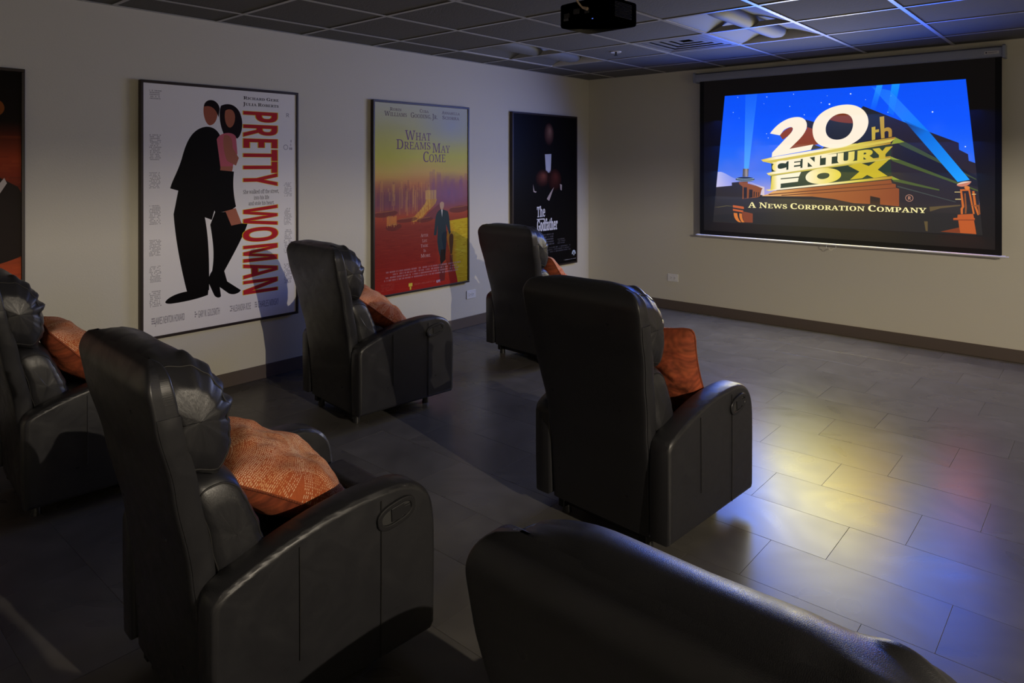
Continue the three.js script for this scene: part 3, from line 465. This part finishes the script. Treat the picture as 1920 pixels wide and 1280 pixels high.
const posterWhite = canvas(PWD, PHT, (g) => {
  g.fillStyle = '#f2f0f0'; g.fillRect(0, 0, PWD, PHT);
  // two plain standing figures in dark clothes: a stand-in, no faces
  blob(g, '#100d0e', 'M385 250 C300 262 262 330 232 440 C205 540 168 590 158 640 L206 655 L178 800 C190 980 232 1180 262 1300 L400 1300 C402 1120 398 960 372 830 L418 850 C440 760 470 700 480 640 L470 300 C450 262 420 250 385 250 Z');
  blob(g, '#0d0b0c', 'M128 1336 C150 1300 230 1290 262 1290 L396 1290 L392 1330 C330 1346 250 1352 180 1352 C150 1352 128 1348 128 1336 Z');
  blob(g, '#a8604a', 'M372 100 C395 70 452 84 456 140 C458 200 436 238 404 240 C374 236 350 150 372 100 Z');
  blob(g, '#1c1312', 'M366 122 C372 62 458 60 470 130 L462 186 C452 150 430 120 400 118 C384 116 372 122 366 122 Z');
  blob(g, '#1c1213', 'M478 110 C540 76 604 108 618 180 C632 230 618 300 590 320 L500 300 C470 240 460 160 478 110 Z');
  blob(g, '#b06a50', 'M508 140 C536 118 572 130 574 178 C574 222 556 250 536 250 C508 244 496 176 508 140 Z');
  blob(g, '#d06a78', 'M450 330 C470 280 560 270 580 310 L590 420 L552 520 L476 520 Z');
  blob(g, '#b5705a', 'M500 300 C540 290 560 330 556 380 L600 450 L580 500 L520 470 C496 420 486 340 500 300 Z M476 505 L560 505 L552 548 L470 548 Z');
  blob(g, '#0e0c0d', 'M470 530 L566 540 C560 600 556 660 580 770 C550 800 500 806 440 800 C400 720 410 600 470 530 Z');
  blob(g, '#b5705a', 'M500 800 L578 782 L622 892 L540 906 Z');
  blob(g, '#0d0b0c', 'M408 880 L440 800 L510 804 L548 896 L664 880 C640 960 560 1090 500 1190 L520 1260 L614 1330 C600 1352 560 1356 530 1340 L470 1290 L478 1350 C470 1366 440 1356 430 1330 L400 1260 L392 1330 L380 1326 C384 1260 400 1200 420 1180 C440 1060 420 960 408 880 Z');
  // lettering
  caps(g, 'RICHARD GERE', 631, 57, 260, 21, '#241f20', 'serif', 'bold'); caps(g, 'JULIA ROBERTS', 631, 98, 260, 22, '#241f20', 'serif', 'bold');
  fit(g, 'PRETTY', 'bold 100px sans-serif', 632, 122, 519, 254, '#c22a34', Math.PI / 2, 73, 3.4, '#e8c61e');
  fit(g, 'WOMAN', 'bold 100px sans-serif', 632, 772, 606, 254, '#c22a34', Math.PI / 2, 73, 3.4, '#e8c61e');
  fit(g, 'She walked off the street,', '100px serif', 630, 690, 262, 27, '#26211f'); fit(g, 'into his life', '100px serif', 706, 730, 112, 25, '#26211f'); fit(g, 'and stole his heart.', '100px serif', 668, 768, 190, 25, '#26211f');
  // fine print in grey columns
  const cols = [[34, 100, 40, 100, 5], [34, 100, 310, 470, 15], [34, 100, 540, 640, 12], [34, 100, 740, 860, 12], [34, 100, 950, 1050, 12], [34, 100, 1110, 1210, 12], [34, 100, 1260, 1360, 9], [930, 990, 620, 720, 12], [930, 990, 800, 920, 12], [930, 990, 950, 1120, 14], [930, 990, 1190, 1330, 12]];
  cols.forEach(([x0, x1, y0, y1, n], i) => strokeRows(g, x0, x1, y0, y1, n, 'rgba(120,116,122,0.55)', 31 + i, 0.25));
  fit(g, 'R', '100px sans-serif', 945, 160, 26, 28, '#8a8690', 0); g.strokeStyle = '#a09ca6'; g.lineWidth = 4; g.beginPath(); g.arc(944, 372, 16, 0, 7); g.stroke(); strokeRows(g, 972, 992, 320, 400, 3, '#8a8690', 9);
  [['JAMES NEWTON HOWARD', 70, 245, 1466], ['GARY W. GOLDSMITH', 330, 470, 1466], ['ALEXANDRA ROSE', 560, 685, 1466], ['CHARLES MINSKY', 735, 890, 1466]].forEach(([t, x0, x1, y], i) => { fit(g, t, '100px sans-serif', x0, y, x1 - x0, 44, '#77737c'); strokeRows(g, x0 - 22, x0 - 4, y - 42, y, 3, '#8a8690', 3 + i); });
});
const posterSunset = canvas(PWD, PHT, (g) => {
  g.fillStyle = lg2(g, 0, 0, 0, PHT, [0, '#c9cbb4'], [0.13, '#c5c489'], [0.28, '#d6cf58'], [0.36, '#e0b765'], [0.44, '#cd7d52'], [0.53, '#9c5a5c'], [0.6, '#b05038'], [0.66, '#8e3a32'], [0.82, '#8c2c26'], [1, '#a82a24']); g.fillRect(0, 0, PWD, PHT);
  let q = 77; const r = () => { q = (q * 1664525 + 1013904223) >>> 0; return q / 4294967296; };
  const wash = (x, y, a, b, c) => { g.save(); g.translate(x, y); g.scale(a, b); const k = g.createRadialGradient(0, 0, 0, 0, 0, 1); k.addColorStop(0, c); k.addColorStop(1, c.replace(/[\d.]+\)$/, '0)')); g.fillStyle = k; g.fillRect(-1, -1, 2, 2); g.restore(); };
  wash(820, 160, 420, 260, 'rgba(170,180,200,0.75)'); wash(140, 420, 320, 300, 'rgba(196,196,70,0.5)'); wash(860, 480, 300, 200, 'rgba(200,200,80,0.5)');
  // an abstract painted coast: purple cliffs, glowing falls, a yellow bay at the right
  wash(800, 740, 360, 190, 'rgba(120,90,150,0.85)'); wash(150, 770, 300, 170, 'rgba(110,72,96,0.8)'); wash(420, 800, 220, 150, 'rgba(150,90,100,0.6)');
  for (let i = 0; i < 70; i++) { const x = 20 + r() * 560, y = 620 + r() * 120; g.fillStyle = r() < 0.55 ? 'rgba(240,190,90,0.22)' : 'rgba(110,60,80,0.22)'; g.fillRect(x, y, 4 + r() * 16, 30 + r() * 210); }
  for (let i = 0; i < 34; i++) { const x = 560 + r() * 440, hgt = 40 + r() * 120; g.fillStyle = 'rgba(150,96,130,0.25)'; g.fillRect(x, 690 - hgt * (0.4 + Math.abs(x - 840) / 400), 10 + r() * 40, hgt + 60); }
  for (let i = 0; i < 7; i++) { g.fillStyle = 'rgba(250,214,110,0.85)'; g.fillRect(530 + i * 18, 712, 8, 78); }
  blob(g, 'rgba(236,190,66,0.55)', 'M540 790 L656 790 C640 860 540 880 505 930 L430 970 L372 968 C392 910 500 880 540 790 Z'); for (let i = 0; i < 60; i++) { g.fillStyle = r() < 0.5 ? 'rgba(250,214,100,0.35)' : 'rgba(190,110,60,0.3)'; const t = r(), xx = 600 - 210 * t + (r() - 0.5) * 80; g.fillRect(xx, 790 + 160 * t, 4 + r() * 6, 14 + r() * 44); }
  blob(g, 'rgba(120,66,80,0.8)', 'M560 900 L690 830 L760 960 L480 960 Z');
  for (const [x, y, a, b] of [[110, 890, 120, 26], [330, 950, 110, 20], [520, 960, 90, 22], [920, 890, 120, 30], [190, 1000, 80, 30]]) { g.fillStyle = 'rgba(96,50,50,0.6)'; g.beginPath(); g.ellipse(x, y, a, b, -0.05, 0, 7); g.fill(); g.fillStyle = 'rgba(230,150,90,0.35)'; g.beginPath(); g.ellipse(x - 8, y - b * 0.7, a * 0.8, 5, -0.05, 0, 7); g.fill(); }
  for (let i = 0; i < 20; i++) { g.fillStyle = 'rgba(255,200,90,0.6)'; g.fillRect(120 + i * 5, 905 + r() * 12, 3, 60 + r() * 26); }
  g.fillStyle = lg2(g, 0, 980, 0, PHT, [0, '#d3b526'], [0.5, '#c9b02a'], [1, '#c2a022']); g.fill(new Path2D('M800 985 L1024 970 L1024 1536 L900 1536 C880 1400 800 1280 770 1130 Z'));
  wash(770, 1250, 130, 330, 'rgba(190,80,40,0.8)');
  for (let i = 0; i < 130; i++) { const y = 1000 + r() * 530; g.fillStyle = r() < 0.5 ? 'rgba(150,100,20,0.35)' : 'rgba(240,226,90,0.35)'; g.fillRect(790 + (y - 1000) * 0.22 + r() * 190, y, 16 + r() * 50, 3 + r() * 3); }
  for (let i = 0; i < 400; i++) { g.fillStyle = r() < 0.5 ? 'rgba(70,24,24,0.10)' : 'rgba(210,90,50,0.10)'; g.fillRect(r() * 760, 1010 + r() * 520, 30 + r() * 90, 2 + r() * 5); }
  // a plain dark upright figure, a stand-in without a face, and a small dark post beside it
  blob(g, '#2c3c44', 'M712 880 C650 892 640 930 632 1010 L620 1100 L650 1100 L664 1010 L660 1160 L672 1230 L700 1320 L752 1320 L760 1230 C772 1150 766 1080 762 1010 L800 1110 L816 1090 C806 1010 800 930 780 900 Z');
  blob(g, '#2a2220', 'M690 1310 L700 1230 L752 1230 L756 1320 L700 1360 Z'); blob(g, '#c9a58a', 'M688 836 C690 810 738 810 738 836 C738 870 724 884 712 884 C700 884 688 866 688 836 Z'); blob(g, '#d8d4cc', 'M704 884 L722 884 L716 950 Z');
  blob(g, '#5c3c26', 'M800 1120 C806 1094 846 1094 848 1122 C852 1190 838 1230 834 1280 L812 1280 C808 1220 792 1180 800 1120 Z'); blob(g, 'rgba(60,40,50,0.5)', 'M672 1350 L760 1350 L745 1500 L690 1500 Z M806 1285 L842 1285 L838 1420 L812 1420 Z');
  const ink = '#4a2a3c', ink2 = '#6a3c74';
  caps(g, 'ROBIN', 150, 60, 120, 26, ink); caps(g, 'WILLIAMS', 95, 104, 232, 38, ink); caps(g, 'CUBA', 462, 60, 100, 30, ink); caps(g, 'GOODING, JR.', 364, 106, 300, 42, ink); caps(g, 'ANNABELLA', 712, 59, 214, 28, ink); caps(g, 'SCIORRA', 716, 103, 202, 31, ink);
  caps(g, 'WHAT', 305, 292, 282, 82, ink2); caps(g, 'DREAMS', 213, 368, 372, 80, ink2); caps(g, 'MAY', 600, 393, 208, 82, ink2); caps(g, 'COME', 496, 473, 262, 88, ink2);
  [['AFTER', 474, 1103, 82, 32], ['LIFE', 491, 1148, 54, 30], ['THERE', 474, 1190, 82, 30], ['IS', 504, 1232, 28, 28], ['MORE', 474, 1276, 108, 34]].forEach(([t, x, y, w, h]) => caps(g, t, x, y, w, h * 0.86, '#c8a8a8'));
  strokeRows(g, 80, 975, 1352, 1440, 4, 'rgba(190,150,160,0.75)', 12, 0.25); strokeRows(g, 60, 190, 1450, 1510, 5, 'rgba(180,90,80,0.5)', 14, 0.1); strokeRows(g, 400, 640, 1484, 1500, 2, 'rgba(190,120,110,0.6)', 15, 0.1);
  g.fillStyle = '#d9c64a'; g.fillRect(344, 1474, 40, 28); g.fillRect(356, 1504, 16, 24); fit(g, 'GPI', 'bold 100px sans-serif', 648, 1508, 46, 22, '#b8c4e8');
});
const posterNight = canvas(PWD, PHT, (g) => {
  g.fillStyle = '#0a090d'; g.fillRect(0, 0, PWD, PHT);
  let q = 9; const r = () => { q = (q * 1664525 + 1013904223) >>> 0; return q / 4294967296; };
  // stand-in for the picture: soft brown oval, a white wedge and a brown mass on black, no person
  const oval = (x, y, a, b, c0, c1) => { g.save(); g.translate(x, y); g.scale(a, b); const k = g.createRadialGradient(0.15, -0.3, 0.1, 0, 0, 1); k.addColorStop(0, c0); k.addColorStop(0.75, c1); k.addColorStop(1, 'rgba(20,10,10,0)'); g.fillStyle = k; g.fillRect(-1, -1, 2, 2); g.restore(); };
  oval(556, 190, 92, 130, '#8a6658', '#3a2220'); blob(g, '#c9cbd6', 'M489 392 L596 388 L584 582 L506 580 Z'); oval(450, 640, 130, 100, '#7a4438', '#2c1412'); oval(650, 660, 130, 130, '#5a2a24', '#2a1010'); blob(g, '#b8a8a4', 'M520 850 C560 800 600 760 640 730 L600 800 L560 870 Z M300 690 L322 760 L360 770 L340 780 L306 770 Z M740 700 L776 710 L770 770 L748 760 Z');
  fit(g, 'The', 'bold 100px serif', 361, 1026, 134, 104, '#dcdde4', 0, 73, 3, '#dcdde4'); fit(g, 'Godfather', 'bold 100px serif', 361, 1168, 340, 108, '#dcdde4', 0, 70, 5, '#dcdde4'); g.fillStyle = '#dcdde4'; g.fillRect(361, 1044, 120, 12);
  strokeRows(g, 404, 640, 1205, 1330, 5, 'rgba(150,150,165,0.55)', 3, 0.2); strokeRows(g, 700, 830, 1270, 1330, 3, 'rgba(150,150,165,0.5)', 5, 0.1); strokeRows(g, 420, 960, 1345, 1410, 3, 'rgba(140,140,155,0.5)', 6, 0.2); strokeRows(g, 404, 560, 1440, 1452, 1, 'rgba(130,130,145,0.5)', 8, 0.1);
  g.fillStyle = '#b9cbe0'; g.beginPath(); g.ellipse(984, 1448, 34, 36, 0, Math.PI * 0.92, Math.PI * 2.08); g.fill(); blob(g, '#15131a', 'M962 1476 L984 1428 L1008 1476 Z'); blob(g, '#c9d6e4', 'M974 1470 L986 1444 L996 1470 Z');
  strokeRows(g, 793, 1018, 1502, 1510, 1, '#c4c6d0', 10, 0); void r;
});
const posterDark = canvas(PWD, PHT, (g) => {
  g.fillStyle = lg2(g, 0, 0, 0, PHT, [0, '#0c0605'], [0.17, '#160a07'], [0.22, '#5a2212'], [0.3, '#a03c1c'], [0.36, '#8a3018'], [0.45, '#5a241a'], [0.6, '#6a2a1c'], [0.66, '#b04a26'], [0.7, '#c2502c'], [0.85, '#7a2a18'], [1, '#2a0e0a']); g.fillRect(0, 0, PWD, PHT);
  let q = 19; const r = () => { q = (q * 1664525 + 1013904223) >>> 0; return q / 4294967296; };
  for (let i = 0; i < 240; i++) { g.fillStyle = r() < 0.5 ? 'rgba(230,110,50,0.12)' : 'rgba(50,14,12,0.14)'; g.fillRect(r() * PWD, 330 + r() * 1100, 60 + r() * 160, 4 + r() * 12); }
  g.fillStyle = '#8a4a1c'; g.beginPath(); g.arc(905, 195, 46, 0, 7); g.fill();
  // plain dark shoulders, no face
  blob(g, '#241a18', 'M500 700 C520 420 560 300 760 300 C900 310 930 420 930 560 L1010 610 L1024 640 L1024 980 C900 1040 600 1060 480 1040 Z'); blob(g, '#c8beb8', 'M880 660 L950 562 L962 590 L905 690 Z');
});
function poster(tex, z0, z1, label) {
  const t = thing('framed_poster', label, 'poster', [0, 0.402, (z0 + z1) / 2], 0, 'framed film posters along the wall'), w = z1 - z0, h = 1.54, f = 0.017, d = 0.036;
  const rail = (a0, a1, b0, b1) => rbox(0.001, d, b0, b1, a0, a1, 0.003, 2), W = w / 2;
  mesh('frame', merge([rail(-W, W, 0, f), rail(-W, W, h - f, h), rail(-W, -W + f, f - 0.002, h - f + 0.002), rail(W - f, W, f - 0.002, h - f + 0.002)]), M.frame, t);
  mesh('backing', box(0.001, 0.026, f - 0.001, h - f + 0.001, -W + f - 0.001, W - f + 0.001), M.frame, t);
  const g = new THREE.PlaneGeometry(w - 2 * f, h - 2 * f).rotateY(Math.PI / 2).translate(0.0285, h / 2, 0);
  mesh('print', g, phys({ name: 'laminated_print', map: canvasMap(tex), roughness: 0.4, ior: 1.2 }), t);
}
poster(posterWhite, 3.566, 4.605, 'white poster in a dark frame with two figures and tall red vertical title letters');
poster(posterSunset, 1.874, 2.922, 'yellow and red sunset poster in a dark frame with purple title lettering');
poster(posterNight, 0.255, 1.298, 'black poster in a dark frame with white title lettering, nearest the room corner');
poster(posterDark, 5.173, 6.213, 'dark orange and black poster cut off by the left picture edge');

// ---------------------------------------------------------------- wall outlets
function outlet(pos, turn, label) {
  const t = thing('wall_outlet', label, 'outlet', pos, turn, 'ivory wall outlets');     // local: x along the wall, z out of it
  mesh('cover_plate', rbox(-0.058, 0.058, 0, 0.074, 0, 0.007, 0.003, 3), M.plastic, t);
  for (const s of [-1, 1]) {
    const r = mesh('receptacle', rbox(s * 0.0195 - 0.0145, s * 0.0195 + 0.0145, 0.02, 0.054, 0.005, 0.0085, 0.0016, 2), M.plastic, t);
    mesh('slots', merge([box(s * 0.0195 - 0.006, s * 0.0195 + 0.002, 0.043, 0.0455, 0.008, 0.0088), box(s * 0.0195 - 0.006, s * 0.0195 + 0.002, 0.0295, 0.032, 0.008, 0.0088), new THREE.CylinderGeometry(0.0028, 0.0028, 0.0008, 12).rotateX(Math.PI / 2).translate(s * 0.0195 + 0.008, 0.037, 0.0084)]), M.slot, r);
  }
  mesh('screw', new THREE.CylinderGeometry(0.0025, 0.003, 0.002, 12).rotateX(Math.PI / 2).translate(0, 0.037, 0.0075), M.whiteMetal, t);
}
outlet([0, 0.247, 1.822], Math.PI / 2, 'ivory outlet low on the poster wall, right of the sunset poster');
outlet([1.016, 0.279, 0], 0, 'ivory outlet low on the far wall, left of the screen');

// ---------------------------------------------------------------- things in the ceiling
function troffer(x0, z0, label) {                                          // switched-off light: curved white wings either side of a round basket
  const w = GRID, d = GRID * 2, t = thing('ceiling_light', label, 'ceiling light', [x0 + w / 2, H, z0 + d / 2], 0, 'switched-off recessed ceiling lights'), W = w / 2 - 0.014, D = d / 2 - 0.014, top = 0.07;
  mesh('housing', merge([box(-W, W, top, top + 0.01, -D, D), box(-W - 0.002, -W + 0.004, 0, top, -D, D), box(W - 0.004, W + 0.002, 0, top, -D, D), box(-W, W, 0, top, -D - 0.002, -D + 0.004), box(-W, W, 0, top, D - 0.004, D + 0.002)]), M.whiteMetal, t);
  const wing = (s) => surf(24, 1, (u, v) => { const a = u * Math.PI / 2; return [s * (W - 0.005 - 0.24 * u), 0.003 + (top - 0.012) * Math.sin(a) ** 1.2, lerp(-D + 0.03, D - 0.01, v)]; });
  const two = (g) => { const k = g.toNonIndexed(), b = k.clone(), ps = b.attributes; for (const [q, n] of [[ps.position, 3], [ps.normal, 3], [ps.uv, 2]]) for (let i = 0; i < q.count; i += 3) for (let j = 0; j < n; j++) { const e = q.array[(i + 1) * n + j]; q.array[(i + 1) * n + j] = q.array[(i + 2) * n + j]; q.array[(i + 2) * n + j] = e; } for (let i = 0; i < ps.normal.array.length; i++) ps.normal.array[i] *= -1; b.translate(0, 0.0012, 0); return merge([k, b]); };
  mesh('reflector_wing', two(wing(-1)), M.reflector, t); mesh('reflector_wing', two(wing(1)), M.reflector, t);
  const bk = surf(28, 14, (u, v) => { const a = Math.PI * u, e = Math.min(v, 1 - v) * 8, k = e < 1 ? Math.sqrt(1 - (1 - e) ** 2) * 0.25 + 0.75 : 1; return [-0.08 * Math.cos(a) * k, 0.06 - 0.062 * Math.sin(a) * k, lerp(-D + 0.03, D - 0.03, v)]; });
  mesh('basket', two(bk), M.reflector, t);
  mesh('basket_end', merge([-D + 0.028, D - 0.032].map((z) => box(-0.06, 0.06, 0.03, 0.07, z, z + 0.004))), M.whiteMetal, t);
}
troffer(0.345, 1.085, 'unlit recessed ceiling light by the poster wall, the farther of the two'); troffer(2.173, 1.085, 'unlit recessed ceiling light near the screen, the nearer of the two');
{ // air vent in the tile between the two lights
  const t = thing('ceiling_vent', 'dark square air vent in the ceiling between the two lights', 'vent', [1.564 + GRID / 2, H, 1.085 + GRID / 2]), grey = std({ name: 'grey_vent_metal', color: new THREE.Color().setRGB(0.2, 0.2, 0.2), roughness: 0.5 });
  const ring = (a, b, y) => merge([box(-a, a, y, y + 0.004, -a, -b), box(-a, a, y, y + 0.004, b, a), box(-a, -b, y, y + 0.004, -b, b), box(b, a, y, y + 0.004, -b, b)]);
  mesh('frame', ring(0.295, 0.255, 0.001), grey, t); for (let i = 0; i < 4; i++) mesh('louver', ring(0.25 - i * 0.055, 0.213 - i * 0.055, 0.006 + i * 0.006), grey, t);
  mesh('duct', merge([box(-0.26, 0.26, 0.09, 0.1, -0.26, 0.26), ...[-1, 1].flatMap((s) => [box(s * 0.262 - 0.003, s * 0.262 + 0.003, 0.005, 0.095, -0.26, 0.26), box(-0.26, 0.26, 0.005, 0.095, s * 0.262 - 0.003, s * 0.262 + 0.003)])]), M.slot, t);
}
{ const t = thing('sprinkler_head', 'small round sprinkler in the ceiling tile next to the farther light', 'sprinkler', [1.261, H, 1.418]);
  mesh('escutcheon', new THREE.LatheGeometry([[0.012, 0.003], [0.03, 0.003], [0.042, -0.003], [0.044, 0.001], [0.044, 0.004]].map(([x, y]) => new THREE.Vector2(x, y)), 28), M.whiteMetal, t);
  mesh('nozzle', new THREE.LatheGeometry([[0, 0.005], [0.009, 0.004], [0.009, -0.012], [0.004, -0.02], [0.017, -0.026], [0.017, -0.028], [0, -0.028]].map(([x, y]) => new THREE.Vector2(x, y)), 24), M.slot, t); }
{ // projector under the ceiling, seen from behind
  const t = thing('projector', 'black projector hanging from the ceiling with a beige cable, its lens to the screen', 'projector', [2.47, 2.098, 3.455], -0.05);
  const w = 0.148, d = 0.118, hh = 0.112, s = new THREE.Shape(), r = 0.028;
  s.moveTo(-w + r, -d); s.lineTo(w - r, -d); s.quadraticCurveTo(w, -d, w, -d + r); s.lineTo(w, d - r); s.quadraticCurveTo(w, d, w - r, d); s.quadraticCurveTo(0, d + 0.016, -w + r, d); s.quadraticCurveTo(-w, d, -w, d - r); s.lineTo(-w, -d + r); s.quadraticCurveTo(-w, -d, -w + r, -d);
  const body = mesh('body', toCreasedNormals(new THREE.ExtrudeGeometry(s, { depth: hh - 0.024, bevelThickness: 0.012, bevelSize: 0.012, bevelOffset: -0.012, bevelSegments: 5, curveSegments: 12 }).rotateX(-Math.PI / 2).scale(1, 1, -1).translate(0, 0.012, 0), 0.6), M.projector, t);
  { const p = body.geometry, n = p.attributes; for (const [q, k] of [[n.position, 3], [n.normal, 3], [n.uv, 2]]) for (let i = 0; i < q.count; i += 3) for (let j = 0; j < k; j++) { const e = q.array[(i + 1) * k + j]; q.array[(i + 1) * k + j] = q.array[(i + 2) * k + j]; q.array[(i + 2) * k + j] = e; } }
  for (let i = 0; i < 11; i++) mesh('vent_slat', rbox(w - 0.002, w + 0.003, 0.024 + i * 0.0065, 0.027 + i * 0.0065, -0.06, 0.075, 0.0008, 1), M.blackPlastic, body);
  for (const [x, y, a, b] of [[-0.09, 0.04, 0.03, 0.02], [-0.03, 0.05, 0.035, 0.024], [0.03, 0.045, 0.024, 0.018]]) mesh('port', rbox(x - a / 2, x + a / 2, y, y + b, d + 0.003, d + 0.012, 0.001, 1), M.slot, body);
  mesh('maker_plate', rbox(-0.112, -0.084, 0.028, 0.04, d + 0.001, d + 0.0055, 0.0005, 1), std({ name: 'grey_print', color: new THREE.Color().setRGB(0.1, 0.1, 0.11), roughness: 0.5 }), body);
  mesh('status_led', new THREE.SphereGeometry(0.0028, 12, 8).scale(1.8, 0.8, 1).translate(0.06, 0.0165, d + 0.0045), std({ name: 'blue_led', color: 0x223366, emissive: new THREE.Color().setRGB(0.1, 0.2, 0.9), emissiveIntensity: 1.2 }), body);
  mesh('lens', new THREE.LatheGeometry([[0, -0.02], [0.02, -0.015], [0.026, 0], [0.033, 0.004], [0.035, -0.02], [0.035, -0.04]].map(([x, y]) => new THREE.Vector2(x, y)), 28).rotateX(-Math.PI / 2).translate(0.06, 0.055, -d - 0.01), M.blackPlastic, t);
  mesh('mount', merge([new THREE.CylinderGeometry(0.02, 0.02, 0.13, 20).translate(0, hh + 0.065, 0), rbox(-0.07, 0.07, hh, hh + 0.012, -0.07, 0.07, 0.003), new THREE.CylinderGeometry(0.06, 0.06, 0.012, 28).translate(0, H - 2.098 - 0.011, 0)]), M.darkMetal, t);
  mesh('cable', merge([tube([[-0.03, H - 2.098, 0.19], [-0.025, 0.2, 0.185], [-0.012, 0.13, 0.165], [0.004, 0.088, 0.15], [0.018, 0.07, 0.142]], 0.0042, 50, 8), new THREE.CylinderGeometry(0.006, 0.008, 0.03, 14).rotateZ(1.2).translate(0.03, 0.066, 0.14)]), M.cable, t);
}
{ // hooded pendant lamp near the right wall, outside the picture: its warm light fills the walls and throws the chairs' low shadows on them
  const t = thing('pendant_lamp', 'warm hooded pendant lamp hanging near the right wall', 'lamp', [7.4, 0, 5.0]), hy = 2.06, warm = new THREE.Color().setRGB(1, 0.86, 0.67);
  mesh('canopy', new THREE.CylinderGeometry(0.06, 0.06, 0.02, 32).translate(0, H - 0.012, 0), M.darkMetal, t);
  mesh('cord', new THREE.CylinderGeometry(0.004, 0.004, H - hy - 0.15, 10).translate(0, (H + hy + 0.13) / 2, 0), M.blackPlastic, t);
  mesh('hood', new THREE.LatheGeometry([[0.355, hy + 0.012], [0.348, hy + 0.03], [0.29, hy + 0.085], [0.16, hy + 0.125], [0.02, hy + 0.14], [0, hy + 0.14], [0, hy + 0.135], [0.02, hy + 0.135], [0.157, hy + 0.12], [0.285, hy + 0.081], [0.343, hy + 0.03], [0.35, hy + 0.012], [0.355, hy + 0.012]].map(([a, b]) => new THREE.Vector2(a, b)), 48), M.darkMetal, t);
  mesh('socket', new THREE.CylinderGeometry(0.016, 0.016, 0.07, 20).translate(0, hy + 0.1, 0), M.blackPlastic, t);
  mesh('bulb', new THREE.SphereGeometry(0.022, 24, 16).translate(0, hy + 0.055, 0), std({ name: 'lamp_bulb', color: 0xffffff, emissive: warm, emissiveIntensity: 2 }), t);
  const l = new THREE.PointLight(warm, LAMP_LIGHT, 0, 2); l.position.set(7.4, hy + 0.055, 5.0); l.castShadow = true; l.shadow.radius = 1; l.name = 'pendant_lamp_light'; scene.add(l);
}
renderer.render(scene, camera);
